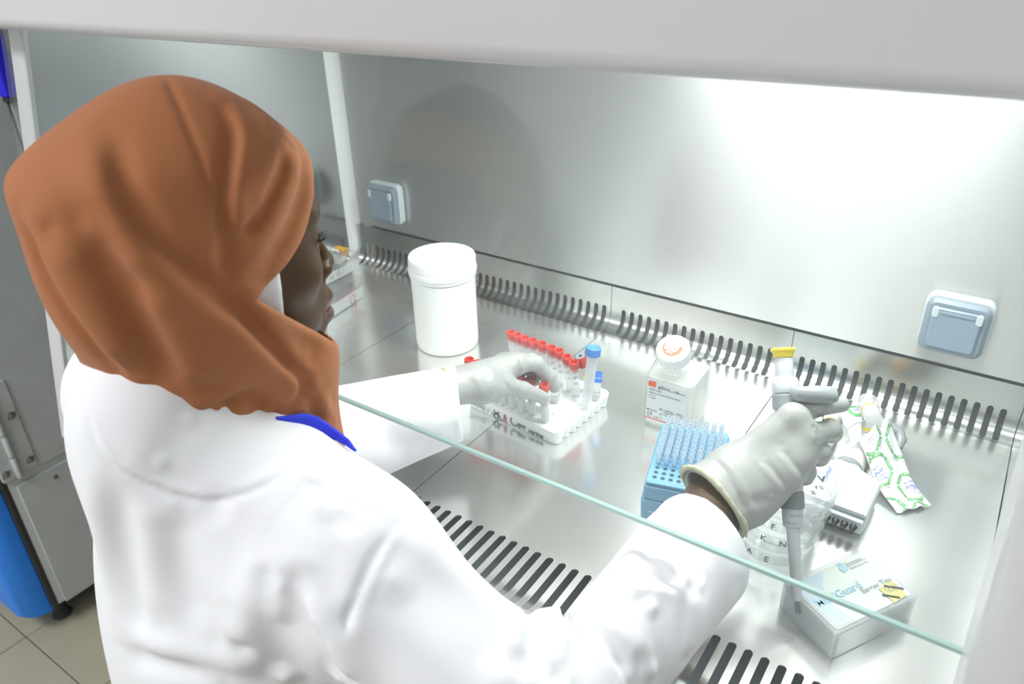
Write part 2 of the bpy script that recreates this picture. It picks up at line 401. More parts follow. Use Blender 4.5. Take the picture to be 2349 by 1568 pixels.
# ---- two flush power sockets on the back panel
def outlet(loc, label):
    t = thing('power_socket', label, 'socket', loc, group='power sockets on the back panel')
    M = Matrix.Rotation(pi / 2, 4, 'X')       # local x right, local y up, local z out of the wall (-Y)
    MB().rbox(.0840, .0840, 0, .016, .013, .003, 7, M=M).build('back_plate', 'outlet_white', t)
    MB().rbox(.0790, .0790, .0162, .026, .013, .005, 7, M=M @ T(0, -.0015, 0)).build('body', 'outlet_grey', t)
    MB().rbox(.0600, .0600, .0262, .0305, .006, .002, 5, M=M @ T(-.0005, -.002, 0)).build('flap', 'outlet_flap', t)
    for x in (-.0265, .0265):
        MB().rbox(.0085, .0155, .0264, .0315, .004, .001, 5, M=M @ T(x, .0205, 0)).build('hinge_button', 'outlet_white', t)
    MB().rbox(.042, .004, .0306, .0316, .0015, .0004, 3, M=M @ T(0, .0215, 0)).build('finger_ridge', 'outlet_grey', t)
    return t
outlet((-1.079, YB + .0025, .1475), 'pale blue-grey power socket beside the left rear corner, above the jar')
outlet((-.0302, YB + .0025, .1515), 'pale blue-grey power socket low on the right of the back panel')
# ================================================================== things on the work trays
GZ = .0004
# ---- tall white jar
t = thing('storage_jar', 'tall white plastic screw-top jar standing behind the gloved left hand', 'jar', (-.7718, .9054, GZ))
MB().lathe([(.048, 0), (.0515, .0015), (.0538, .006), (.0542, .012), (.0542, .128), (.050, .132)], 64).build('body', 'white_hdpe', t)
MB().lathe([(.0545, .1325), (.0562, .133), (.0562, .1375), (.0572, .138), (.0578, .1405), (.0578, .145), (.0572, .1475), (.0566, .148), (.0566, .163), (.0553, .1665), (.052, .1672), (.049, .1660), (.047, .1660)], 72).build('lid', 'white_hdpe', t)

# ---- tube rack: white moulded tray with scalloped sides and rows of wells
RA = math.radians(-4.9)
rack = thing('tube_rack', 'white moulded tube rack with scalloped side and marker writing on its front', 'rack', (-.4485, .7455, GZ), RA)
RW, RD, RH = .1745, .139, .0235          # local x runs from -RW to 0, y from 0 to RD
mb = MB(); PT = .0172
def rack_outline(ins, sc):
    pts = []
    n = 14; r = .012
    for i in range(n + 1):
        a = math.radians(180 + 90 * i / n); pts.append((-RW + r + (r - ins) * math.cos(a), r + (r - ins) * math.sin(a)))
    for i in range(n + 1):
        a = math.radians(270 + 90 * i / n); pts.append((-r + (r - ins) * math.cos(a), r + (r - ins) * math.sin(a)))
    m = 7; y0, y1 = r + .002, RD - r
    for i in range(m * 8 + 1):
        f = i / (m * 8); y = y0 + (y1 - y0) * f; pts.append((-ins - sc * .0055 * (.5 + .5 * math.cos(2 * pi * m * f + pi)), y))
    for i in range(n + 1):
        a = math.radians(0 + 90 * i / n); pts.append((-r + (r - ins) * math.cos(a), RD - r + (r - ins) * math.sin(a)))
    for i in range(n + 1):
        a = math.radians(90 + 90 * i / n); pts.append((-RW + r + (r - ins) * math.cos(a), RD - r + (r - ins) * math.sin(a)))
    return pts
lp = []
for z, ins, sc in ((0, .004, 1.0), (.002, .003, 1.0), (.014, .0015, .9), (.0185, .0006, .25), (.0215, .0002, 0), (.0228, .0008, 0), (RH, .0022, 0)):
    lp.append([(x, y, z) for x, y in rack_outline(ins, sc)])
mb.loops(lp); mb.build('tray', 'rack_white', rack, True, 50)
# well rims
ring = MB(); WR = .0072
wells = []
for j in range(8):
    for i in range(10):
        wx, wy = -.0150 - i * PT + (.0 if j % 2 == 0 else .0), .0115 + j * .0165
        wells.append((wx, wy))
for wx, wy in wells:
    n = 18; lo = []
    for rr, z in ((WR + .0014, RH + .0001), (WR + .0006, RH + .0009), (WR, RH + .0007), (WR - .0006, RH - .002), (WR - .0012, RH - .0029)):
        lo.append([(wx + rr * math.cos(2 * pi * k / n), wy + rr * math.sin(2 * pi * k / n), max(z, RH - .00295) if rr > WR - .0005 else RH + .0002 - (.0001 if rr > WR - .001 else .00005)) for k in range(n)])
    ring.loops(lo, False, True)
o = ring.build('well_rims', 'rack_well', rack); o['kind'] = 'stuff'
# marker writing on the front face of the rack (it faces -y)
FM = Matrix(((1, 0, 0, 0), (0, 0, -1, .0014), (0, 1, 0, 0), (0, 0, 0, 1)))
mb = MB(); lettering(mb, 'Plaque', .0135, FM, -.1665, .0085, .12, wide=.8); stroke(mb, [(-.132, .020), (-.127, .0165), (-.128, .009), (-.133, .004)], .0006, FM); stroke(mb, arc(-.1365, .0115, .0062, 60, 380, 18, .0075), .0005, FM)
lettering(mb, '2', .013, FM, -.1405, .0068); lettering(mb, '&', .010, FM, -.124, .005, .2); mb.build('grey_writing', 'ink_grey', rack, False)
mb = MB(); stroke(mb, arc(-.1130, .0165, .0042, 20, 380, 16, .0042), .0022, FM); stroke(mb, arc(-.1135, .0065, .0040, 0, 360, 16, .0046), .0022, FM); stroke(mb, [(-.1093, .0150), (-.109, .010), (-.104, .0035), (-.099, .004), (-.0975, .016)], .0018, FM)
lettering(mb, 'C', .022, FM, -.0885, .0035, .05); lettering(mb, 'qm', .0125, FM, -.0745, .0055, .1, bold=.0003); lettering(mb, 'verine', .0105, FM, -.0535, .0035, .25, bold=.0003); mb.build('black_writing', 'ink_black', rack, False)
mb = MB(); stroke(mb, [(-.1075, .0212), (-.098, .0200), (-.0955, .0195)], .0016, FM); stroke(mb, [(-.0965, .0205), (-.0955, .012), (-.0958, .0015)], .0034, FM); mb.build('red_writing', 'ink_red', rack, False)

# ---- tubes in the rack
Mtilt = lambda base, top: frame(base, Vector((1, 0, 0)), Vector((0, 1, 0))) if top is None else (Vector((0, 0, 1)).rotation_difference((Vector(top) - Vector(base)).normalized()).to_matrix().to_4x4())
def tube_thing(name, label, base, top, cat='tube', group=None):
    q = Vector((0, 0, 1)).rotation_difference((Vector(top) - Vector(base)).normalized())
    return thing(name, label, cat, base, rot=q.to_euler(), group=group)
def red_cap(t, h, m='cap_red'):
    MB().lathe([(.0048, h - .0175), (.0056, h - .0172), (.0058, h - .0125), (.0066, h - .0118), (.0074, h - .0095), (.0074, h - .0006), (.0070, h), (.0060, h), (.0057, h - .0006), (.0052, h - .0065), (.0030, h - .0068), (.001, h - .0066)], 28, cap1=True).build('cap', m, t)
def glass(t, r, h, name='tube_wall', m='frosted_plastic', r_low=None):
    rl = r_low or r
    MB().lathe([(.001, .0002), (rl * .5, .0006), (rl * .85, .003), (rl, .007), (r, h * .7), (r, h)], 24, cap1=False).build(name, m, t)
def strokes_on_tube(t, r, lines, m='ink_grey', name='handwriting'):
    mb = MB()
    for txt, z, sz, a0 in lines:
        lettering(mb, txt, sz, None, 0, z, .1, bend=lambda x, y, l: ((r + l) * math.sin(a0 + x / r), -(r + l) * math.cos(a0 + x / r), y))
    mb.build(name, m, t, False)
RZt = RH + .0008
def rl(x, y, z=RZt):
    c, s_ = math.cos(RA), math.sin(RA); return (-.4485 + c * x - s_ * y, .7455 + s_ * x + c * y, z)
ords = ['first', 'second', 'third', 'fourth', 'fifth', 'sixth', 'seventh', 'eighth', 'ninth']
heads = [(-.6065, .8632), (-.5930, .8614), (-.5775, .8597), (-.5625, .8589), (-.5453, .8581), (-.5266, .8554), (-.5123, .8533), (-.4930, .8430), (-.4761, .8349)]
for k, (x, y) in enumerate(heads):
    base = (x + .0015 + .003 * (k < 2), y + (.010 if k > 6 else .005), RZt); top = (x, y, .088)
    t = tube_thing('sample_tube', f'{ords[k]} from the left of the nine red-capped tubes along the back of the rack', base, top, group='red-capped tubes along the back of the rack')
    L_ = (Vector(top) - Vector(base)).length
    glass(t, .0062, L_ - .0115); red_cap(t, L_)
    MB().lathe([(.0052, L_ - .0135), (.0069, L_ - .0133), (.0069, L_ - .0122), (.0052, L_ - .012)], 24).build('neck_ring', 'clear_plastic', t)
    if k >= 5: strokes_on_tube(t, .0063, [('IF', .036, .008, -.2 + .25), (('aria', 'NF', 'Zh', 'S2')[k - 5], .026, .006, -.15 + .25)], 'ink_grey' if k < 8 else 'ink_black')
TUBE_H = .088 - RZt
def front_tube(x, y, lab, grp, liquid, marks, cap='cap_red'):
    t = tube_thing('sample_tube', lab, (x + .0008, y + .002, RZt), (x, y, .088), group=grp)
    glass(t, .0062, TUBE_H - .0115); red_cap(t, TUBE_H, cap)
    if liquid: MB().lathe([(.001, .001), (.0035, .0016), (.0054, .0055), (.0056, .030), (.001, .030)], 20).build('liquid', 'cloudy_liquid', t)
    if marks: strokes_on_tube(t, .0063, [(m_, z_, .0075, .0) for m_, z_ in marks])
GF = 'red-capped tubes along the front of the rack'
front_tube(-.6107, .7614, 'red-capped tube at the left end of the rack front, left of the gloved wrist', GF, False, ())
front_tube(-.5950, .7607, 'red-capped tube mostly hidden behind the top of the gloved left wrist', GF, False, ())
front_tube(-.5690, .7655, 'cloudy tube whose foot shows leftmost below the gloved left hand', GF, True, ())
front_tube(-.5545, .7655, 'cloudy tube second from the left below the gloved left hand', GF, True, ())
front_tube(-.5385, .7645, 'cloudy tube marked S below the gloved left hand', GF, True, (('Sz', .0275),))
front_tube(-.5215, .7630, 'cloudy tube marked NM below the gloved left thumb', GF, True, (('NM', .0270),))
front_tube(-.5045, .7640, 'red-capped cloudy tube marked K, its cap in the gap above the left thumb', GF, True, (('S', .0340), ('K', .0250)), 'cap_darkred')
front_tube(-.4800, .7600, 'red-capped cloudy tube at the right end of the front row, by the thumb tip', GF, True, (('S', .0380), ('Zt', .0310)))
# large conical tube, blue screw cap
base, top = (-.4455, .8190, RZt), (-.4440, .8340, .1225)
t = tube_thing('centrifuge_tube', 'tall graduated conical tube with light blue screw cap in the rack', base, top); L_ = (Vector(top) - Vector(base)).length
MB().lathe([(.0025, .0), (.0035, .0006), (.0068, .016), (.0076, .020), (.0078, L_ - .011)], 28, cap1=False).build('tube_wall', 'frosted_plastic', t)
mb = MB(); n = 60
for z, d in ((L_ - .0125, 0), (L_ - .011, .0004), (L_ - .002, .0004), (L_ - .0004, 0)):
    pass
mb.loops([[((.0108 + d * (1 if k % 2 else 0) - ins) * math.cos(2 * pi * k / n), (.0108 + d * (1 if k % 2 else 0) - ins) * math.sin(2 * pi * k / n), z) for k in range(n)] for z, d, ins in ((L_ - .0128, .0004, .0005), (L_ - .012, .0005, 0), (L_ - .0015, .0005, 0), (L_ - .0002, 0, .0009), (L_, 0, .0022), (L_ - .0013, 0, .0034), (L_ - .0016, 0, .008))]); mb.build('cap', 'cap_blue', t)
mb = MB(); rr = .00795
bend_c = lambda a0: (lambda x, y, l: ((rr + l) * math.sin(a0 + x / rr), -(rr + l) * math.cos(a0 + x / rr), y))
for i in range(13):
    z = .018 + i * .0055
    lettering(mb, str(2 + i), .0048, None, 0, z - .0015, bend=bend_c(.45)); stroke(mb, [(-.0022, z), (.0, z)], .0004, None, bend=bend_c(.42))
    for q in (1, 2, 3): stroke(mb, [(-.0022, z + q * .00138), (-.0008, z + q * .00138)], .00025, None, bend=bend_c(.38))
for k in range(10): stroke(mb, [(-.0040, .022 + .007 * k), (-.0028, .0235 + .007 * k), (-.0036, .026 + .007 * k)], .0003, None, bend=bend_c(.10))
mb.build('printed_scale', 'ink_scale', t, False)
# small tube with deep blue cap
base, top = (-.4455, .8480, RZt), (-.4500, .8640, .064); L_ = (Vector(top) - Vector(base)).length
t = tube_thing('cryo_tube', 'short tube with deep blue cap right behind the tall conical tube', base, top)
glass(t, .0062, L_ - .008); MB().lathe([(.0064, L_ - .0150), (.0068, L_ - .0145), (.0068, L_ - .0098), (.0058, L_ - .009), (.0055, L_ - .0085), (.0055, L_), (.0045, L_), (.0042, L_ - .004), (.001, L_ - .004)], 24).build('cap', 'cap_deepblue', t)
MB().lathe([(.001, .001), (.005, .003), (.0056, .006), (.0056, .018), (.001, .018)], 20).build('liquid', 'cloudy_liquid', t)
strokes_on_tube(t, .0063, [('ia Ag', .012, .0048, .0), ('2016', .006, .004, .1)], 'ink_grey', 'print')
# blood collection tube with a dark red and grey stopper and yellow serum
base, top = (-.4640, .8690, RZt), (-.4740, .8500, .091); L_ = (Vector(top) - Vector(base)).length
t = tube_thing('blood_tube', 'blood collection tube with grey-topped dark red stopper and yellow serum', base, top)
glass(t, .0062, L_ - .01, m='clear_plastic'); MB().lathe([(.001, .001), (.005, .003), (.0056, .006), (.0056, .009), (.001, .009)], 20).build('sediment', 'serum_dark', t); MB().lathe([(.001, .0092), (.0056, .0092), (.0056, .030), (.001, .030)], 20).build('serum', 'serum', t)
MB().lathe([(.0075, L_ - .0185), (.0081, L_ - .018), (.0081, L_ - .0010), (.0076, L_ - .0002), (.0071, L_ - .0002)], 30).build('stopper', 'cap_darkred', t)
MB().lathe([(.0070, L_ - .0002), (.0070, L_ + .0003), (.0030, L_ + .0003), (.0026, L_ - .0001)], 24).build('stopper_top', 'cap_grey', t)
mb = MB(); MB().lathe([(.0025, L_ - .00005), (.0024, L_ + .00005)], 16).build('stopper_dimple', 'black_rubber', t)
strokes_on_tube(t, .0063, [('352', .030, .006, .3), ('#', .037, .006, .4)], 'ink_black')
# vial pinched between finger and thumb
base, top = (-.4945, .8130, RZt), (-.4940, .8090, .0700); L_ = (Vector(top) - Vector(base)).length
t = tube_thing('cryo_vial', 'printed capless vial in the rack under the gloved left fingertip', base, top)
glass(t, .0072, L_); strokes_on_tube(t, .0073, [('Q Ag 03', .0135, .0046, -.25), ('2018', .0065, .0048, -.1)], 'ink_grey', 'print')
MB().lathe([(.001, .001), (.005, .003), (.0064, .006), (.0064, .016), (.001, .016)], 20).build('liquid', 'cloudy_liquid', t)

# ---- square reagent bottle with white ribbed cap
bt = thing('reagent_bottle', 'clear square reagent bottle with white ribbed cap and orange-marked label', 'bottle', (-.3395, .8980, GZ), math.radians(1.5))
W, D = .0715, .0790
def sect(w, d, r, z, dx=0, dy=0): return [(x + dx, y + dy, z) for x, y in rrect(w, d, r, 6)]
def body_loops(i):
    return [sect(W - .012 - 2 * i, D - .012 - 2 * i, .010, .0 + i), sect(W - .003 - 2 * i, D - .003 - 2 * i, .011, .0025 + i), sect(W - 2 * i, D - 2 * i, .011, .008 + i), sect(W - 2 * i, D - 2 * i, .011, .078)]
def tilted(w, d, r, z, k, dy=0): return [(x, y + dy, z + k * (y + dy)) for x, y in rrect(w, d, r, 6)]
NT = math.radians(28)                    # the neck leans towards the front
CM = T(-.003, -.011, .1035) @ Matrix.Rotation(NT, 4, 'X')
def nring(r, z): return [CM @ Vector((x, y, z)) for x, y in rrect(2 * r, 2 * r, r * .985, 6)]
up = [tilted(W, D, .011, .090, .16), tilted(W - .003, D - .003, .012, .0965, .26), tilted(W - .011, D - .011, .014, .1030, .38), tilted(W - .022, D - .022, .016, .1070, .47, -.002), nring(.0205, .001), nring(.0185, .003), nring(.0180, .012)]
MB().loops(body_loops(0) + up, True, False).build('body', 'clear_plastic', bt, True, 50)
MB().loops([sect(W - .016, D - .016, .008, .003), sect(W - .004, D - .004, .0095, .009), sect(W - .004, D - .004, .0095, .084)]).build('saline', 'bottle_liquid', bt, True, 50)
n = 120; mb = MB(); CR = .0226
mb.loops([[CM @ Vector(((CR + d * (k % 2) - ins) * math.cos(2 * pi * k / n), (CR + d * (k % 2) - ins) * math.sin(2 * pi * k / n), z)) for k in range(n)] for z, d, ins in ((.0115, .0006, .0008), (.0125, .0008, 0), (.0310, .0008, 0), (.0328, 0, .0006), (.0343, 0, .0022), (.0347, 0, .005))])
cp = mb.build('cap', 'cap_white', bt, True, 25)
KM = CM @ T(0, 0, .0347) @ RZ(math.radians(-3))
mb = MB()
ring_ = arc(0, -.0008, .0138, 157, 383, 26); inner = [(.0095, .0052), (.0075, -.0058), (-.0100, -.0058), (-.0122, .0052)]
flat(mb, ring_ + inner, KM); mb.build('orange_print', 'ink_orange', cp, False)
mb = MB(); lettering(mb, '10X', .0090, KM, -.0014, -.0042, .0, 'CENTER'); mb.build('strength_print', 'ink_red', cp, False)
mb = MB(); lettering(mb, 'gibco', .0055, KM, -.0006, .0062, 0, 'CENTER'); stroke(mb, [(-.0085, .0036), (.0085, .0036)], .0003, KM); mb.build('maker_print', 'ink_pink', cp, False)
mb = MB(); lettering(mb, 'DPBS', .0042, KM, -.0004, -.0105, 0, 'CENTER', bold=.0001, lift=.0006); mb.build('white_print', 'ink_white', cp, False)
LM = Matrix(((1, 0, 0, -.0325), (0, 0, -1, -D / 2 - .0002), (0, 1, 0, .014), (0, 0, 0, 1)))      # x right, y up on the front face
lab = MB().prism(rrect(.0585, .067, .004, 5), 0, .0003, LM @ T(.0315, .0335, 0)).build('label', 'paper', bt, False)
mb = MB(); flat(mb, [(.0035, .0575), (.0150, .0575), (.0150, .0665), (.0055, .0665), (.0035, .0645)], LM, .0007); mb.build('orange_print', 'ink_orange', lab, False); mb = MB(); flat(mb, [(.0025, .0035), (.0605, .0035), (.0605, .0052), (.0025, .0052)], LM, .0007); mb.build('orange_line', 'ink_orange', lab, False)
mb = MB(); K = lambda t, s, x, y, **k: lettering(mb, t, s, LM, x, y, lift=.0007, **k)
K('gibco', .0083, .0185, .0575); K('by', .0030, .0360, .0570); K('Life', .0062, .0400, .0572, shear=.35); K('technologies', .0033, .0478, .0572, wide=.62)
K('DPBS (10X)', .0037, .0055, .0515); K("Dulbecco's Phosphate Buffered Saline", .0033, .0055, .0468, wide=.92); K('(-) CaCl', .0030, .0055, .0425); K('(-) MgCl', .0030, .0055, .0385)
K('REF 14200-067', .0035, .0225, .0235); K('14200-083', .0033, .0290, .0190); K('LOT 1791371', .0033, .0225, .0150); K('500ml', .0035, .0480, .0235); K('10x500ml', .0033, .0470, .0190); stroke(mb, [(.0225, .0227), (.0600, .0227)], .0003, LM, .0007)
K('2018-05', .0034, .0085, .0175); K('CE', .0068, .0045, .0105); K('(9N)', .0033, .0040, .0065); K('4-25', .0040, .0150, .0070); K('30', .0030, .0240, .0085); K('INV', .0030, .0400, .0068); K('K7', .0030, .0530, .0068)
flat(mb, [(.0045, .0175), (.0068, .0175), (.0068, .0205), (.0045, .0205)], LM, .0007); mb.build('black_print', 'ink_black', lab, False)
mb = MB()
for k in range(9): 
    RM = Matrix(((0, 0, 1, W / 2 + .0002), (1, 0, 0, 0), (0, 1, 0, 0), (0, 0, 0, 1))); stroke(mb, [(-.012, .020 + .007 * k), (-.004, .020 + .007 * k)], .0009, RM)
mb.build('moulded_scale', 'frosted_plastic', bt, False)

# ---- blue box of pipette tips
ba = .2617; box = thing('tip_box', 'open light blue box half hidden by the right sleeve, filled with clear tips', 'box', (-.26320, .65098, GZ), ba)
bx = .0315; by = .0495; PZ = .0933
mb = MB(); mb.rbox(.0875, .1290, 0, .070, .005, .0015, 5, T(bx, by, 0), .0025); mb.build('base', 'box_blue', box)
mb = MB(); mb.rbox(.0835, .1250, .0702, .0885, .005, .0008, 5, T(bx, by, 0), .0003); mb.build('collar', 'box_blue', box)
mb = MB(); mb.rbox(.0800, .1210, .0886, PZ, .004, .0006, 5, T(bx, by, 0), .0006); mb.build('perforated_plate', 'box_blue', box)
mb = MB(); flat(mb, [(.004, .054), (.018, .054), (.018, .0565), (.011, .0562), (.004, .0550)], Matrix(((1, 0, 0, bx - .0375), (0, 0, -1, by - .0637), (0, 1, 0, 0), (0, 0, 0, 1)))); mb.build('scuffed_mark', 'paper', box, False)
mb = MB()
for i in range(8):
    for j in range(12): mb.lathe([(.00285, PZ + .0001), (.0027, PZ + .0003), (.0024, PZ + .00015)], 14, T(i * .009, j * .009, 0))
o = mb.build('hole_rims', 'box_blue', box); o['kind'] = 'stuff'
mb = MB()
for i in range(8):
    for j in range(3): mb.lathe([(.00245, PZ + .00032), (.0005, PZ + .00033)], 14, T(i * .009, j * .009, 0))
o = mb.build('hole_shade_discs', 'hole_shade_blue', box, False); o['kind'] = 'stuff'  # flat discs on the plate, coloured as the shade inside the empty holes
def bl(x, y): return (-.26320 + math.cos(ba) * x - math.sin(ba) * y, .65098 + math.sin(ba) * x + math.cos(ba) * y, PZ + .0007 + GZ)
tip = None
for j in range(3, 12):
    for i in range(8):
        if tip is None:
            tip = MB().lathe([(.0024, 0), (.0026, .0005), (.0030, .0150), (.0034, .0163), (.0034, .0172), (.0029, .0172), (.0026, .0140), (.0022, .001)], 16, cap0=False, cap1=False).build('pipette_tip', 'tip_plastic', None)
            o = tip
        else: o = tip.copy(); COL.objects.link(o)
        o.location = bl(i * .009, j * .009)
        o['label'] = 'clear plastic pipette tip standing in the blue box with many identical ones'; o['category'] = 'pipette tip'; o['group'] = 'pipette tips in the blue box'

# ---- stack of petri dishes
offs = [(-.1380, .7301), (-.1400, .7330), (-.1352, .7270), (-.1345, .7335), (-.1312, .7360), (-.1285, .7385)]
words6 = ['bottom petri dish of the clear stack beside the pipette tip', 'second petri dish from the bottom of the clear stack', 'third petri dish from the bottom, lettered near its rim', 'fourth petri dish up the clear stack', 'fifth petri dish up the stack, just under the top one', 'top petri dish of the clear stack, with black marker letters']
for k, (x, y) in enumerate(offs):
    t = thing('petri_dish', words6[k], 'dish', (x, y, GZ + .0153 * k), random.uniform(-.3, .3) if k < 5 else 0, 'stacked petri dishes')
    MB().lathe([(.001, .0008), (.0425, .0008), (.0432, .0004), (.0436, .0010), (.0438, .0125), (.0428, .0125), (.0425, .0020), (.001, .0018)], 72, cap0=False, cap1=False).build('base', 'clear_plastic', t)
    MB().lathe([(.0448, .0040), (.0456, .0041), (.0460, .0145), (.0456, .0151), (.0440, .0151), (.0436, .0146), (.001, .0146)], 72, cap0=False, cap1=False).build('lid', 'clear_lid', t)
    MB().lathe([(.0454, .0145), (.0459, .0152), (.0453, .0156), (.0446, .0153)], 72, cap0=False, cap1=False).build('lid_rim', 'clear_rim', t)
    MB().lathe([(.0458, .0040), (.0462, .0042), (.0462, .0048), (.0458, .0050)], 72, cap0=False, cap1=False).build('lid_edge', 'clear_rim', t)
    mb = MB(); rr = .0461
    bd = lambda a0: (lambda u, v, l: ((rr + l) * math.sin(a0 + u / rr), -(rr + l) * math.cos(a0 + u / rr), v))
    if k < 5:
        for q, a0 in enumerate(((-.75, -.28), (-.85,), (-.6, -.15), (-.3,), (.1,))[k]):
            lettering(mb, (('A', 'E'), ('H',), ('K', 'N'), ('F',), ('E',))[k][q], .0105, None, 0, .0055, 0, bend=bd(a0 + .45), bold=.0002)
    else:
        M2 = T(0, 0, .0152) @ RZ(math.radians(25)); lettering(mb, 'V', .014, M2, .022, -.004, bold=.0004); lettering(mb, 'rs', .012, M2, .016, -.018); lettering(mb, 'a', .012, M2, .010, -.028)
    mb.build('marker_letters', 'ink_black' if k == 5 else 'ink_grey', t, False)

# ---- translucent hinged tip box with printed lid
q0, q1, q3 = Vector((-.0397, .5932)), Vector((.0171, .6894)), Vector((-.1048, .6307))
an = math.atan2(q1.y - q0.y, q1.x - q0.x)
lb = thing('barrier_tip_box', 'translucent white box with a printed barrier tips lid at the lower right', 'box', (q0.x, q0.y, GZ), an)
LW, LD, LH = .1117, .0752, .0350         # local x along the near right edge, y to the left
mb = MB(); mb.rbox(LW, LD, 0, LH, .004, .0014, 5, T(LW / 2, LD / 2, 0)); mb.build('lid_shell', 'rack_lid_plastic', lb)
mb = MB(); mb.rbox(LW - .005, LD - .005, .0015, .0330, .003, .001, 4, T(LW / 2, LD / 2, 0)); mb.build('inner_tray', 'frosted_plastic', lb)
TM = T(0, 0, LH + .0001)
card = MB().prism(rrect(LW - .0095, LD - .0095, .0035, 5), 0, .0004, TM @ T(LW / 2, LD / 2, 0)).build('printed_card', 'print_cream', lb, False)
AX = T(0, 0, LH + .0001)
mb = MB(); flat(mb, [(.007, .007), (.030, .0055), (.024, .030), (.033, .052), (.050, LD - .0065), (.009, LD - .0055), (.006, LD - .010)], AX, .0008); mb.build('blue_print', 'print_blue', card, False)
mb = MB(); lettering(mb, 'MultiGuard', .0132, AX, .0095, .0335, lift=.0012, wide=1.0, bold=.0002)
flat(mb, [(.0690, .0560), (.0715, .0580), (.0745, .0582), (.0755, .0615), (.0758, .0650), (.0742, .0668), (.0740, .0700), (.0728, .0672), (.0712, .0705), (.0708, .0665), (.0685, .0690), (.0690, .0650), (.0672, .0640), (.0668, .0600)], AX, .0012); mb.build('pale_blue_print', 'ink_paleblue', card, False)
mb = MB(); lettering(mb, 'Barrier Tips', .0086, AX, .0632, .0266, lift=.0014, wide=.98); lettering(mb, 'Sorenson', .0066, AX, .0772, .0622, lift=.0012, wide=.9); lettering(mb, 'BioScience, Inc.', .0046, AX, .0772, .0566, lift=.0012, wide=.92); stroke(mb, [(.0760, .0612), (.1050, .0618)], .0004, AX, .0012)
mb.build('grey_print', 'ink_grey', card, False)
tp = MB().prism([(.0817, .0248), (.1034, .0280), (.1003, .0058), (.0813, .0037)], LH + .0012, LH + .0014).build('tape', 'tape_yellow', card, False)
mb = MB(); stroke(mb, [(.0895, .0246), (.1042, .0128)], .0022, AX, .0018); stroke(mb, [(.0783, .0168), (.0910, .0060)], .0022, AX, .0018); mb.build('black_stripes', 'ink_black', lb, False)
mb = MB()
for q in range(3): stroke(mb, arc(.0885 + q * .0042, .0195 - q * .0008, .0022, 30 * q, 330 + 30 * q, 12, .0032), .0004, AX, .0021)
stroke(mb, [(.0985, .0225), (.1015, .0190), (.0995, .0150), (.1030, .0130), (.1040, .0170), (.1015, .0205)], .0004, AX, .0021); mb.build('pen_scrawl', 'ink_grey', lb, False)
# ---- eight-channel pipette lying on the tray
mp = thing('multichannel_pipette', 'eight-channel pipette lying flat under the torn wrapper, black nozzles in front', 'pipette', (-.1, .7930, GZ), math.radians(-2))
mb = MB(); 
def hsec(y, w, z0, z1, r): 
    return [(x, y, (z0 + z1) / 2 + zz) for x, zz in rrect(w, z1 - z0, r, 4)]
mb.loops([hsec(0, .0900, .004, .0305, .003), hsec(.002, .0915, .003, .0320, .004), hsec(.066, .0905, .003, .0330, .005), hsec(.074, .078, .004, .0335, .008), hsec(.0815, .046, .003, .0340, .010), hsec(.086, .040, .003, .035, .012)]); hd = mb.build('head', 'pipette_white', mp, True, 40)
mb = MB(); mb.loops([hsec(-.0065, .0870, .0065, .0225, .002), hsec(-.0055, .0880, .0055, .0235, .002), hsec(.001, .0880, .0055, .0235, .002)]); mb.build('nozzle_rail', 'pipette_white', mp)
for k in range(8):
    x = -.0355 + k * .0101
    M = T(x, -.0064, .0140) @ Matrix.Rotation(pi / 2, 4, 'X')
    nz = MB().lathe([(.0042, -.0005), (.0043, .0004), (.0038, .0012), (.0034, .0050), (.0029, .0056), (.0026, .0105), (.0012, .0110), (.0012, .0090)], 16, M).build('nozzle', 'black_rubber', mp)
    mb = MB().lathe([(.0028, .0106), (.0027, .0122), (.0014, .0124)], 14, M); mb.build('nozzle_tip', 'brown_rubber', nz)
mb = MB(); mb.rbox(.0885, .001, .0240, .0255, .0004, .0002, 2, T(0, -.0006, 0)); mb.build('groove', 'outlet_grey', mp)
def along(prof, n=28, cz=.0192, x=0): return MB().lathe(prof, n, T(x, 0, cz) @ Matrix.Rotation(-pi / 2, 4, 'X'))
along([(.0165, .0855), (.0178, .0865), (.0178, .0955), (.0165, .096)]).build('grey_collar', 'pipette_hook', mp)
along([(.0172, .0962), (.0182, .098), (.0182, .125), (.0170, .130)]).build('lower_grip', 'pipette_cream', mp)
along([(.0168, .1302), (.0165, .165), (.0155, .169)]).build('handle', 'pipette_white', mp)
along([(.0156, .1692), (.0160, .1700), (.0160, .1765), (.0150, .1770)]).build('yellow_ring', 'yellow', mp)
along([(.0150, .1772), (.0160, .181), (.0165, .200), (.0150, .214), (.0100, .216)]).build('upper_body', 'pipette_white', mp)
along([(.0085, .2162), (.0085, .224), (.0075, .226)], 20).build('plunger', 'pipette_white', mp)
along([(.0090, .2262), (.0098, .228), (.0090, .233), (.005, .2345)], 20).build('push_button', 'orange', mp)
hk = MB(); hk.loops([[(x, y, z) for (x, z) in rrect(.011, .007, .003, 3)] for y in (0, .001)]);
hk = MB(); hk.tube([(.012, .188, .030), (.024, .196, .034), (.036, .198, .030), (.042, .190, .024), (.043, .176, .019)], [.006, .008, .0085, .008, .005], 14); hk.build('finger_hook', 'pipette_hook', mp)
hk = MB(); hk.tube([(.010, .203, .030), (.016, .206, .032), (.022, .204, .031)], [.005, .0065, .005], 12); hk.build('tip_ejector', 'orange', mp)
TMx = Matrix(((0, 1, 0, 0), (-1, 0, 0, 0), (0, 0, 1, .0337), (0, 0, 0, 1)))
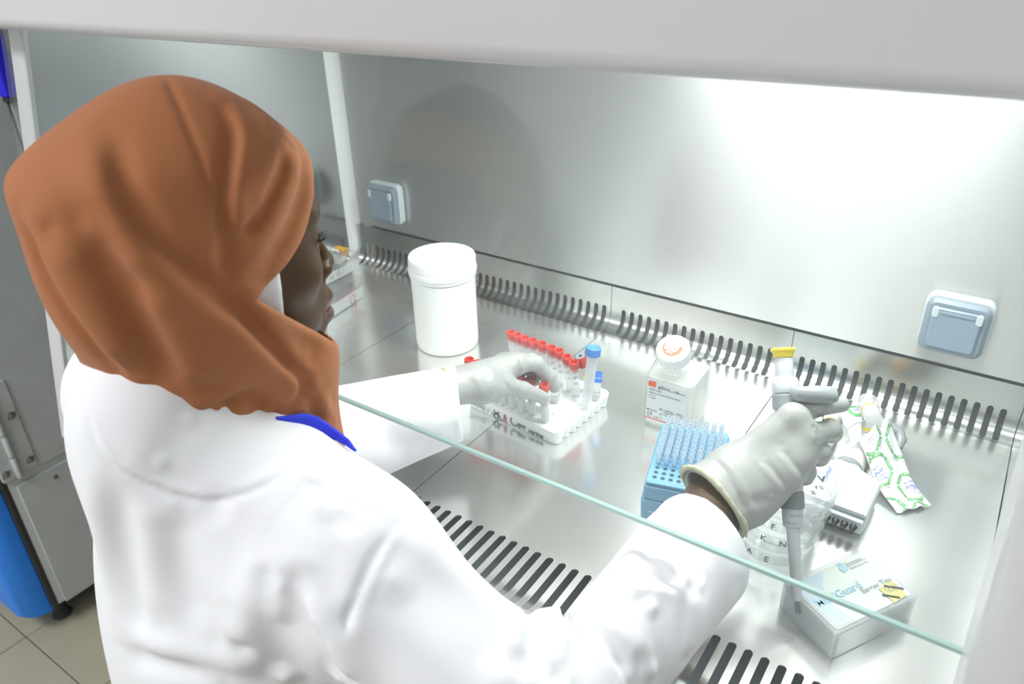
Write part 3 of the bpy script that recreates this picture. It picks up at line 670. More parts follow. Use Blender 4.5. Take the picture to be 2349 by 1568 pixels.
mb = MB(); lettering(mb, 'eppendorf', .0085, Matrix(((0, -1, 0, -.0125), (1, 0, 0, .030), (0, 0, 1, .0332), (0, 0, 0, 1))), 0, 0, lift=.0006); mb.build('blue_print', 'ink_blue', hd, False)
mb = MB(); lettering(mb, '30-300', .0060, T(-.030, .006, .0323), 0, 0, lift=.0006); mb.build('range_print', 'ink_grey', hd, False)
hb = lambda x, y, l: ((.0168 + l) * math.sin(y / .0168 - .25), .132 + x, .0192 + (.0168 + l) * math.cos(y / .0168 - .25))
mb = MB(); lettering(mb, 'CRRD', .0120, None, .001, .001, 0, bend=lambda x, y, l: hb(x, y, l)); mb.build('handwriting', 'ink_grey', mp, False)
mb = MB(); flat(mb, [(.002, -.007), (.030, -.007), (.030, -.003), (.002, -.003)], None, .0005, bend=lambda x, y, l: hb(x, y, l)); mb.build('grey_band', 'outlet_grey', mp, False)
# ---- single pipette lying beside it, mostly behind the glove
sp = thing('pipette', 'white pipette with yellow rings lying beside the eight-channel pipette behind the glove', 'pipette', (-.1345, .8860, GZ), math.radians(3.5))
def along2(prof, n=24): return MB().lathe(prof, n, T(0, 0, .0145) @ Matrix.Rotation(-pi / 2, 4, 'X'))
along2([(.003, 0), (.004, .004), (.006, .04), (.011, .046), (.0125, .056), (.0125, .062)]).build('tip_cone', 'pipette_white', sp)
along2([(.0128, .0622), (.0132, .0635), (.0132, .088), (.0126, .090)]).build('handle', 'pipette_white', sp)
along2([(.0128, .0902), (.0130, .091), (.0130, .0965), (.0124, .097)]).build('yellow_ring', 'yellow', sp)
along2([(.0122, .0972), (.0126, .10), (.0120, .140), (.008, .143)]).build('upper_body', 'pipette_white', sp)
along2([(.0065, .1432), (.0065, .152)], 16).build('plunger', 'pipette_white', sp)
along2([(.0075, .1522), (.0082, .154), (.0075, .160), (.004, .1612)], 16).build('push_button', 'yellow', sp)
mb = MB(); flat(mb, [(.085, .001), (.085, .0035), (.060, .0035), (.060, .001)], None, .0004, bend=lambda x, y, l: ((.0133 + l) * math.sin(y / .0132 + .5), x, .0145 + (.0133 + l) * math.cos(y / .0132 + .5))); mb.build('black_mark', 'ink_black', sp, False)
# ---- torn printed wrapper strip lying over the pipettes
def sheet(corners, bulge, nu, nv, th, curl):
    """a paper strip between two edge rails; returns (grid of points) so print can follow it"""
    a, b, c, d = [Vector(q) for q in corners]      # a-b top edge, d-c bottom edge
    def P(u, v):
        t = a.lerp(b, u); k = d.lerp(c, u); p = t.lerp(k, v)
        p.z += bulge(u, v); return p
    return P
wr = thing('torn_wrapper', 'long torn white wrapper with green hexagon print draped from the pipettes to the tray', 'wrapper', (-.045, .90, GZ))
O = Vector((-.045, .90, 0))
def bulge(u, v):
    z = .005 * math.sin(pi * u) * (1 - .5 * v) + .004 * math.sin(4.1 * v + 1.5 * u) * (1 - v) + .0016 * math.sin(17 * u + 9 * v)
    sag = -.010 * math.sin(pi * v) if v < 1 else 0
    return z + sag
PW = sheet([(-.0935, .9130, .0475), (-.0720, .9880, .0465), (.0045, .8870, .0045), (-.0275, .8530, .0020)], bulge, 20, 40, .0002, 0)
def mk_strip(Pf, nu, nv, edge=None):
    mb = MB(); vs = []; fs = []
    for j in range(nv + 1):
        for i in range(nu + 1):
            u, v = i / nu, j / nv
            p = Pf(u, v) - O
            if j == 0: p += Vector((random.uniform(-.001, .001), random.uniform(-.0015, .0015), 0))
            vs.append(p)
    for j in range(nv):
        for i in range(nu): q = j * (nu + 1) + i; fs.append((q, q + 1, q + nu + 2, q + nu + 1))
    return mb.add(vs, fs)
def finish_sheet(mb, name, parent, m='paper', th=.0003):
    o = mb.build(name, m, parent, True, 180); md = o.modifiers.new('thick', 'SOLIDIFY'); md.thickness = th; md.offset = -1; return o
ps = finish_sheet(mk_strip(PW, 18, 40), 'long_strip', wr)
LWd, LLn = .060, .128       # paper size of the strip for laying out its print: x across (0..LWd), y down (0..LLn)
def on_strip(x, y, l):
    u, v = min(max(x / LWd, .002), .998), min(max(y / LLn, .002), .998); p = PW(u, v); e = .004
    du = PW(min(u + e, 1), v) - PW(max(u - e, 0), v); dv = PW(u, min(v + e, 1)) - PW(u, max(v - e, 0)); n = dv.cross(du).normalized()
    if n.z < 0: n = -n
    return p + n * l - O
def clip_poly(poly, w=LWd, h=LLn):
    for ax, lim, sg in ((0, .0005, 1), (0, w - .0005, -1), (1, .0005, 1), (1, h - .0005, -1)):
        out = []
        for a, b in zip(poly, poly[1:] + poly[:1]):
            ia, ib = sg * (a[ax] - lim) >= 0, sg * (b[ax] - lim) >= 0
            if ia: out.append(a)
            if ia != ib: f = (lim - a[ax]) / (b[ax] - a[ax]); out.append((a[0] + (b[0] - a[0]) * f, a[1] + (b[1] - a[1]) * f))
        poly = out
        if len(poly) < 3: return None
    return poly
def band(mb, a, b, w, lift=.0005):
    """a bar from a to b of width w, cut into short pieces so it follows the paper"""
    dx, dy = b[0] - a[0], b[1] - a[1]; L = math.hypot(dx, dy); nx, ny = -dy / L * w / 2, dx / L * w / 2; m = max(2, int(L / .003))
    for k in range(m):
        p = (a[0] + dx * k / m, a[1] + dy * k / m); q = (a[0] + dx * (k + 1) / m, a[1] + dy * (k + 1) / m)
        c = clip_poly([(p[0] + nx, p[1] + ny), (p[0] - nx, p[1] - ny), (q[0] - nx, q[1] - ny), (q[0] + nx, q[1] + ny)])
        if c: flat(mb, c, None, lift, bend=on_strip)
def hexa(cx, cy, r): return [(cx + r * math.cos(math.radians(60 * k + 30 - 8)), cy + 1.12 * r * math.sin(math.radians(60 * k + 30 - 8))) for k in range(6)]
gm, sm, bm_, wm, km = MB(), MB(), MB(), MB(), MB()
hexes = [(.010, .054, .0215), (.046, .094, .0215), (.058, .030, .0205), (.013, .006, .0215), (.000, .116, .0185), (.041, .141, .0200)]
for cx, cy, r in hexes:
    h = hexa(cx, cy, r); g = hexa(cx, cy, r + .0034)
    for k in range(6):
        a, b = h[k], h[(k + 1) % 6]; t = .06
        band(gm, (a[0] + (b[0] - a[0]) * t, a[1] + (b[1] - a[1]) * t), (b[0] - (b[0] - a[0]) * t, b[1] - (b[1] - a[1]) * t), .0042)
        if k in (0, 1, 5): a, b = g[k], g[(k + 1) % 6]; band(sm, a, b, .0030, .0004)
        a, b = h[k], h[(k + 1) % 6]
        m = ((a[0] + b[0]) / 2, (a[1] + b[1]) / 2)
        for q in range(-3, 4):
            p0 = (m[0] + (b[0] - a[0]) * (q * .08), m[1] + (b[1] - a[1]) * (q * .08)); p1 = (p0[0] + (b[0] - a[0]) * .045, p0[1] + (b[1] - a[1]) * .045)
            if q != 2: band(wm, p0, p1, .0014, .0008)
gm.build('green_print', 'ink_green', ps, False); sm.build('grey_print', 'ink_shadow', ps, False); wm.build('white_print', 'ink_white', ps, False)
def on_strip_txt(ox, oy, ang=0):
    c, s_ = math.cos(ang), math.sin(ang)
    return lambda x, y, l: on_strip(ox + c * x - s_ * y, oy - (c * y + s_ * x) , l + .0006)
for s_, z, ox, oy, an_ in (('biopur', .0090, .0385, .0935, -.12), ('eppendorf', .0046, .0385, .0850, -.12), ('certified', .0036, .0420, .0985, -.12), ('purity grade', .0034, .0420, .1030, -.12), ('pur', .0095, .0025, .0560, -.1), ('ndorf', .0046, .0010, .0475, -.1), ('certified', .0036, .0020, .0620, -.1), ('purity grade', .0034, .0020, .0665, -.1), ('certified', .0034, .0100, .0085, -.1), ('purity grade', .0032, .0100, .0125, -.1)):
    lettering(bm_, s_, z, None, 0, 0, bend=on_strip_txt(ox, oy, an_))
bm_.build('blue_print', 'ink_blue', ps, False)
lettering(km, 'A163471', .0030, None, 0, 0, bend=on_strip_txt(.027, .046)); lettering(km, '2020-03', .0030, None, 0, 0, bend=on_strip_txt(.0285, .050)); km.build('lot_print', 'ink_grey', ps, False)
# the torn-off upper piece, with its foil flap
P2 = sheet([(-.137, .985, .040), (-.108, 1.008, .044), (-.100, .962, .046), (-.1135, .938, .044)], lambda u, v: .003 * math.sin(pi * u) + .002 * math.sin(7 * v), 8, 8, 0, 0)
up_ = finish_sheet(mk_strip(P2, 8, 8), 'torn_piece', wr)
def on_p2(x, y, l): 
    return P2(min(max(x, .01), .99), min(max(y, .01), .99)) + Vector((0, 0, l)) - O
mb = MB()
for a, b in (((.35, .10), (.80, .10)), ((.30, .18), (.48, .46)), ((.52, .50), (.86, .56)), ((.84, .14), (.96, .34))):
    dx, dy = b[0] - a[0], b[1] - a[1]; L = math.hypot(dx, dy); nx, ny = -dy / L * .06, dx / L * .06
    flat(mb, [(a[0] + nx, a[1] + ny), (a[0] - nx, a[1] - ny), (b[0] - nx, b[1] - ny), (b[0] + nx, b[1] + ny)], None, .0012, bend=on_p2)
mb.build('green_print', 'ink_green', up_, False)
mb = MB(); lettering(mb, 'bio', .2, None, .55, .36, bend=lambda x, y, l: on_p2(x, .72 - y, .0012)); mb.build('blue_print', 'ink_blue', up_, False)
P3_ = sheet([(-.1145, .9400, .0445), (-.1020, .9640, .0475), (-.0905, .9200, .0470), (-.0990, .8980, .0440)], lambda u, v: .002 * math.sin(pi * u), 4, 6, 0, 0)
finish_sheet(mk_strip(P3_, 4, 6), 'clear_flap', wr, 'frosted_plastic')
# combination tip poking out of the wrapper
ct = thing('dispenser_tip', 'frosted wide-mouthed dispenser tip with a tan ring poking out of the torn wrapper', 'pipette tip', (-.1045, .9990, .0555), rot=(math.radians(84), 0, math.radians(22)))
MB().lathe([(.0140, -.001), (.0148, .0), (.0148, .003), (.0136, .004), (.0132, .016), (.0112, .020), (.0108, .050), (.006, .052)], 30, cap0=False).build('barrel', 'frosted_plastic', ct)
MB().lathe([(.0113, .0225), (.0116, .0228), (.0116, .0246), (.0113, .0249)], 30, cap0=False, cap1=False).build('tan_ring', 'orange', ct)
MB().lathe([(.0030, .002), (.0085, .003), (.0085, .006), (.003, .007)], 20).build('piston', 'frosted_plastic', ct)
# ---- two clear flat boxes by the left wall
def clear_box(loc, rz, w, d, h, label, face):
    t = thing('clear_box', label, 'box', loc, rz, 'clear plastic boxes by the left wall')
    o = MB().rbox(w, d, 0, h, .003, .0012, 4, T(-w / 2, -d / 2, 0)).build('body', 'clear_lid', t)
    MB().rbox(w + .002, d + .002, h * .62, h + .0012, .003, .001, 4, T(-w / 2, -d / 2, 0)).build('lid', 'clear_lid', t)
    MB().prism([(-d + .004, .002), (-.004, .002), (-.004, h * .58), (-d + .004, h * .58)], 0, .0004, Matrix(((0, 0, 1, .0003), (1, 0, 0, 0), (0, 1, 0, 0), (0, 0, 0, 1)))).build('side_label', 'frosted_plastic', t, False)
    FX = Matrix(((0, 0, 1, .0012), (1, 0, 0, 0), (0, 1, 0, 0), (0, 0, 0, 1)))
    mb = MB()
    if face == 'red':
        for k in range(7): stroke(mb, [(-.085 + k * .011, .024), (-.081 + k * .011, .033), (-.078 + k * .011, .024), (-.075 + k * .011, .030)], .0015, FX)
        stroke(mb, arc(-.036, .011, .011, 40, 320, 16, .009), .0016, FX); lettering(mb, '2', .017, FX, -.037, .005)
    else:
        lettering(mb, 'ns', .014, FX, -.088, .018); lettering(mb, 'hn', .012, FX, -.085, .007); lettering(mb, '2', .015, FX, -.062, .011); stroke(mb, arc(-.057, .017, .010, 0, 360, 22), .0010, FX)
    mb.build('handwriting', 'ink_pink' if face == 'red' else 'ink_grey', t, False)
    return t
clear_box((-1.033, .967, GZ), math.radians(8), .128, .125, .044, 'lower clear plastic box of two by the left wall, with faded red writing', 'red')
ub = clear_box((-1.062, .992, .0462), math.radians(2), .120, .118, .036, 'upper clear plastic box by the left wall, with a circled number and yellow tab', 'black')
mb = MB(); mb.box((-.052, -.0010, .022), (-.026, .0014, .0388)); mb.box((-.052, -.016, .0376), (-.026, .0014, .0388)); mb.build('yellow_tab', 'orange', ub, False)

# ================================================================== refrigerator left of the cabinet
fx, fy = -1.72, .4605
fr = thing('refrigerator', 'grey laboratory refrigerator with blue louvred kick panel behind the worker', 'refrigerator', (fx, fy, -.9))
F_ = lambda mb, name, m, par=None, smooth=True: mb.build(name, m, par or fr, smooth)
H0 = .9
mb = MB(); mb.rbox(.62, .70, .085, 1.62, .006, .003, 3, T(-.312, .352, 0)); F_(mb, 'body', 'fridge_grey')
def side_plate(name, y0, y1, z0, z1, th=.006, m='fridge_grey', r=.006, par=None):
    M = Matrix(((0, 0, 1, -.0018), (1, 0, 0, (y0 + y1) / 2), (0, 1, 0, (z0 + z1) / 2), (0, 0, 0, 1)))
    mb = MB().rbox(y1 - y0, z1 - z0, 0, th, r, .0015, 4, M); return F_(mb, name, m, par)
side_plate('lower_side_panel', .018, .66, .085, H0 - .447)
dp = side_plate('upper_side_door', .012, .262, H0 - .425, 1.60)
side_plate('upper_side_door', .268, .66, H0 - .425, 1.60)
# hinge: two leaves, a barrel in knuckles, screws
hg = bpy.data.objects.new('hinge', None); COL.objects.link(hg); hg.parent = fr
side_plate('hinge_leaf', .034, .074, H0 - .418, H0 - .19, .010, par=hg); side_plate('hinge_leaf', -.004, .026, H0 - .425, H0 - .19, .010, par=hg)
for k in range(4):
    mb = MB().lathe([(.0062, 0), (.0066, .001), (.0066, .052), (.0062, .053)], 16, T(.012, .030, H0 - .425 + .058 * k)); F_(mb, 'hinge_knuckle', 'fridge_grey', hg)
for y, z in ((.0605, H0 - .276), (.0625, H0 - .397), (.0075, H0 - .404), (.0075, H0 - .28)):
    M = Matrix(((0, 0, 1, .0085), (1, 0, 0, y), (0, 1, 0, z), (0, 0, 0, 1)))
    mb = MB().lathe([(.0085, 0), (.0085, .001), (.006, .0022), (.0058, .0035), (.003, .0052), (.001, .0055)], 16, M); mb.rbox(.024, .004, 0, .0012, .0018, .0003, 3, M @ RZ(.6)); F_(mb, 'screw', 'screw_metal', hg)
M = Matrix(((0, 0, 1, .0045), (1, 0, 0, .0985), (0, 1, 0, H0 - .4735), (0, 0, 0, 1))); F_(MB().lathe([(.0055, 0), (.005, .002), (.001, .0032)], 14, M), 'rivet', 'screw_metal')
F_(MB().lathe([(.004, 0), (.0035, .0015), (.001, .002)], 14, Matrix(((0, 0, 1, .0045), (1, 0, 0, .30), (0, 1, 0, .115), (0, 0, 0, 1)))), 'rivet', 'screw_metal')
# black seal strip and blue front with rounded corner and louvres
mb = MB(); mb.rbox(.61, .012, .075, 1.6, .002, .001, 2, T(-.306, -.003, 0)); F_(mb, 'front_seal', 'fridge_dark')
kp = bpy.data.objects.new('kick_panel', None); COL.objects.link(kp); kp.parent = fr
mb = MB(); prof = [(-.60, -.010), (-.60, -.072)] + [(-.062 + .045 * math.sin(a), -.027 - .045 * math.cos(a)) for a in np.linspace(0, pi / 2, 9)] + [(-.017, -.010)]
mb.loops([[(x * (1 - 0) , y + (.012 if z < .08 else 0), z) for x, y in prof] for z in (.070, .084, H0 - .455, H0 - .44)]); F_(mb, 'blue_cover', 'fridge_blue', kp)
for k in range(9):
    mb = MB(); mb.box((-.56, -.0755, .105 + .030 * k), (-.145, -.0722, .119 + .030 * k)); F_(mb, 'louvre', 'fridge_dark', kp, False)
mb = MB(); mb.rbox(.60, .055, H0 - .43, 1.6, .012, .004, 4, T(-.305, -.038, 0)); F_(mb, 'front_door', 'fridge_grey')
for x in (-.56, -.065):
    for y in (.02, .60):
        mb = MB().lathe([(.022, .001), (.024, .004), (.016, .02), (.016, .084)], 16, T(x, y, 0)); F_(mb, 'foot', 'fridge_dark')
mb = MB(); mb.rbox(.58, .62, .045, .0845, .01, .004, 3, T(-.312, .345, 0)); F_(mb, 'plinth', 'fridge_dark')
hn = bpy.data.objects.new('door_handle', None); COL.objects.link(hn); hn.parent = fr
mb = MB(); mb.rbox(.030, .034, H0 + .368, H0 + .60, .008, .004, 4, T(.017, .268, 0)); F_(mb, 'grip', 'handle_blue', hn)
mb = MB(); mb.rbox(.026, .030, H0 + .358, H0 + .3678, .008, .003, 4, T(.016, .268, 0)); F_(mb, 'end_cap', 'fridge_dark', hn)
# ================================================================== sculpting kit: signed-distance shapes meshed by surface nets
class Field:
    def __init__(s, axes):
        s.ax = [np.asarray(a, np.float32) for a in axes]; s.d = np.full([len(a) for a in s.ax], 1.0, np.float32)
    @classmethod
    def even(cls, lo, hi, h): return cls([np.arange(a, b + h, h) for a, b in zip(lo, hi)])
    def win(s, lo, hi):
        sl = []
        for a, l, h in zip(s.ax, lo, hi):
            i, j = np.searchsorted(a, l), np.searchsorted(a, h); sl.append(slice(max(i - 1, 0), min(j + 1, len(a))))
        return tuple(sl)
    def xyz(s, sl): return (s.ax[0][sl[0]][:, None, None], s.ax[1][sl[1]][None, :, None], s.ax[2][sl[2]][None, None, :])
    def put(s, sl, v, k=0.0, op='add'):
        a = s.d[sl]
        if op == 'add':
            r = np.minimum(a, v)
            if k > 0: h = np.maximum(k - np.abs(a - v), 0) / k; r = r - h * h * (k / 4)
        else:
            v = -v; r = np.maximum(a, v)
            if k > 0: h = np.maximum(k - np.abs(a - v), 0) / k; r = r + h * h * (k / 4)
        s.d[sl] = r
    def ell(s, c, r, A=np.eye(3), k=.02, op='add', pad=.06):
        """ellipsoid, radii R along the rows of A"""
        c = np.asarray(c, float); A = np.asarray(A, float); r = np.asarray(r, float); e = np.sqrt(((A * r[:, None]) ** 2).sum(0)) + pad
        sl = s.win(c - e, c + e); X, Y, Z = s.xyz(sl); X, Y, Z = X - np.float32(c[0]), Y - np.float32(c[1]), Z - np.float32(c[2])
        q0 = 0; q1 = 0
        for a, ra in zip(A.astype(np.float32), r):
            p = (X * a[0] + Y * a[1] + Z * a[2]); q0 = q0 + (p / np.float32(ra)) ** 2; q1 = q1 + (p / np.float32(ra * ra)) ** 2
        k0 = np.sqrt(q0); k1 = np.sqrt(q1) + 1e-9
        s.put(sl, k0 * (k0 - 1) / k1, k, op); return s
    def cone(s, a, b, ra, rb, k=.02, op='add', flat=None, pad=.06):
        """round cone from A to B; FLAT = (direction, factor) squeezes it along that direction"""
        a = np.asarray(a, float); b = np.asarray(b, float); m = max(ra, rb) * (max(1, flat[1]) if flat else 1) + pad
        sl = s.win(np.minimum(a, b) - m, np.maximum(a, b) + m); X, Y, Z = s.xyz(sl); X, Y, Z = X - np.float32(a[0]), Y - np.float32(a[1]), Z - np.float32(a[2])
        v = (b - a).astype(np.float32); L = float(v @ v) or 1e-9
        t = np.clip((X * v[0] + Y * v[1] + Z * v[2]) / L, 0, 1); X, Y, Z = X - t * v[0], Y - t * v[1], Z - t * v[2]
        q = X * X + Y * Y + Z * Z; f = 1.0
        if flat:
            n = np.asarray(flat[0], np.float32); n = n / np.linalg.norm(n); p = X * n[0] + Y * n[1] + Z * n[2]; q = q - p * p + (p / flat[1]) ** 2; f = min(1, flat[1])
        s.put(sl, (np.sqrt(q) - (ra + (rb - ra) * t)) * f, k, op); return s
    def chain(s, pts, rs, k=.02, kin=None, **kw):
        for i in range(len(pts) - 1): s.cone(pts[i], pts[i + 1], rs[i], rs[i + 1], k if i == 0 else (kin or k), **kw)
        return s
    def plane(s, p, n, k=.004):
        """keep only what lies behind the plane (normal N points to the removed side)"""
        n = np.asarray(n, float); n = n / np.linalg.norm(n); sl = tuple(slice(0, len(a)) for a in s.ax); X, Y, Z = s.xyz(sl)
        v = -((X - p[0]) * n[0] + (Y - p[1]) * n[1] + (Z - p[2]) * n[2]); s.put(sl, v.astype(np.float32), k, 'sub'); return s
    def near(s, pts, w):
        P = np.asarray(pts, float); m = 3.0 * w; sl = s.win(P.min(0) - m, P.max(0) + m); X, Y, Z = s.xyz(sl)
        best = None
        for a, b in zip(P[:-1], P[1:]):
            v = (b - a).astype(np.float32); L = float(v @ v) or 1e-9; x, y, z = X - np.float32(a[0]), Y - np.float32(a[1]), Z - np.float32(a[2])
            t = np.clip((x * v[0] + y * v[1] + z * v[2]) / L, 0, 1); q = (x - t * v[0]) ** 2 + (y - t * v[1]) ** 2 + (z - t * v[2]) ** 2
            best = q if best is None else np.minimum(best, q)
        return sl, best
    def fold(s, pts, amp, w, fade=True):
        """raise (AMP > 0) or sink the surface along a polyline with a soft profile of width W"""
        P = np.asarray(pts, float); n = len(P)
        if n > 2:        # smooth the traced line
            t = np.linspace(0, n - 1, (n - 1) * 3 + 1); P = np.stack([np.interp(t, range(n), P[:, i]) for i in range(3)], 1); P[1:-1] = (P[:-2] + P[1:-1] * 2 + P[2:]) / 4
        sl, q = s.near(P, w); a = amp * np.exp(-q / (w * w))
        if fade:
            X, Y, Z = s.xyz(sl); L = np.linalg.norm(P[-1] - P[0]) * .22 + 1e-6
            e0 = np.sqrt((X - P[0][0]) ** 2 + (Y - P[0][1]) ** 2 + (Z - P[0][2]) ** 2); e1 = np.sqrt((X - P[-1][0]) ** 2 + (Y - P[-1][1]) ** 2 + (Z - P[-1][2]) ** 2)
            a = a * np.clip(e0 / L, .12, 1) * np.clip(e1 / L, .12, 1)
        s.d[sl] -= a.astype(np.float32); return s
    def lump(s, c, amp, w):
        c = np.asarray(c, float); sl = s.win(c - 2.6 * w, c + 2.6 * w); X, Y, Z = s.xyz(sl)
        s.d[sl] -= (amp * np.exp(-((X - c[0]) ** 2 + (Y - c[1]) ** 2 + (Z - c[2]) ** 2) / (w * w))).astype(np.float32); return s
    def shell(s, t): s.d = np.maximum(s.d, -(s.d + np.float32(t))); return s
    def mesh(s):
        d = s.d; nx, ny, nz = d.shape; sg = d < 0
        c = [sg[i:nx - 1 + i, j:ny - 1 + j, k:nz - 1 + k] for i in (0, 1) for j in (0, 1) for k in (0, 1)]
        n = sum(q.astype(np.int8) for q in c); I, J, K = np.nonzero((n > 0) & (n < 8))
        idx = np.full((nx - 1, ny - 1, nz - 1), -1, np.int32); idx[I, J, K] = np.arange(len(I))
        acc = np.zeros((len(I), 3)); cnt = np.zeros(len(I))
        cor = [(i, j, k) for i in (0, 1) for j in (0, 1) for k in (0, 1)]
        val = [d[I + i, J + j, K + k] for i, j, k in cor]; pos = [np.stack([s.ax[0][I + i], s.ax[1][J + j], s.ax[2][K + k]], 1) for i, j, k in cor]
        for a in range(8):
            for b in range(a + 1, 8):
                if sum(x != y for x, y in zip(cor[a], cor[b])) != 1: continue
                m = (val[a] < 0) != (val[b] < 0); t = np.zeros(len(I)); t[m] = val[a][m] / (val[a][m] - val[b][m])
                acc[m] += (pos[a] + (pos[b] - pos[a]) * t[:, None])[m]; cnt[m] += 1
        V = acc / cnt[:, None]; Q = []
        for ax in range(3):
            sl0 = [slice(1, -1)] * 3; sl0[ax] = slice(0, -1); sl1 = [slice(1, -1)] * 3; sl1[ax] = slice(1, None)
            a, b = sg[tuple(sl0)], sg[tuple(sl1)]; i, j, k = np.nonzero(a != b); fl = a[i, j, k]
            p = [i, j, k]; p = [p[q] + (0 if q == ax else 1) for q in range(3)]; u, w_ = [q for q in range(3) if q != ax]
            def at_(du, dw):
                r = [p[0].copy(), p[1].copy(), p[2].copy()]; r[u] -= du; r[w_] -= dw; return idx[r[0], r[1], r[2]]
            q = np.stack([at_(0, 0), at_(1, 0), at_(1, 1), at_(0, 1)], 1)
            if ax == 1: fl = ~fl
            q[~fl] = q[~fl][:, ::-1]; Q.append(q)
        return V, np.concatenate(Q)
def relax(V, Q, it=2, lam=.5):
    e = np.concatenate([Q[:, [0, 1]], Q[:, [1, 2]], Q[:, [2, 3]], Q[:, [3, 0]]]); a = np.concatenate([e[:, 0], e[:, 1]]); b = np.concatenate([e[:, 1], e[:, 0]])
    for _ in range(it):
        acc = np.stack([np.bincount(a, V[b, i], len(V)) for i in range(3)], 1); c = np.bincount(a, minlength=len(V))[:, None]; V = V + lam * (acc / np.maximum(c, 1) - V)
    return V
def grab(V, moves):
    """nudge a sculpted surface: (centre, radius, displacement) brushes"""
    for c, r, dv in moves:
        w_ = np.exp(-((V - np.asarray(c)) ** 2).sum(1) / (r * r)); V = V + w_[:, None] * np.asarray(dv)
    return V
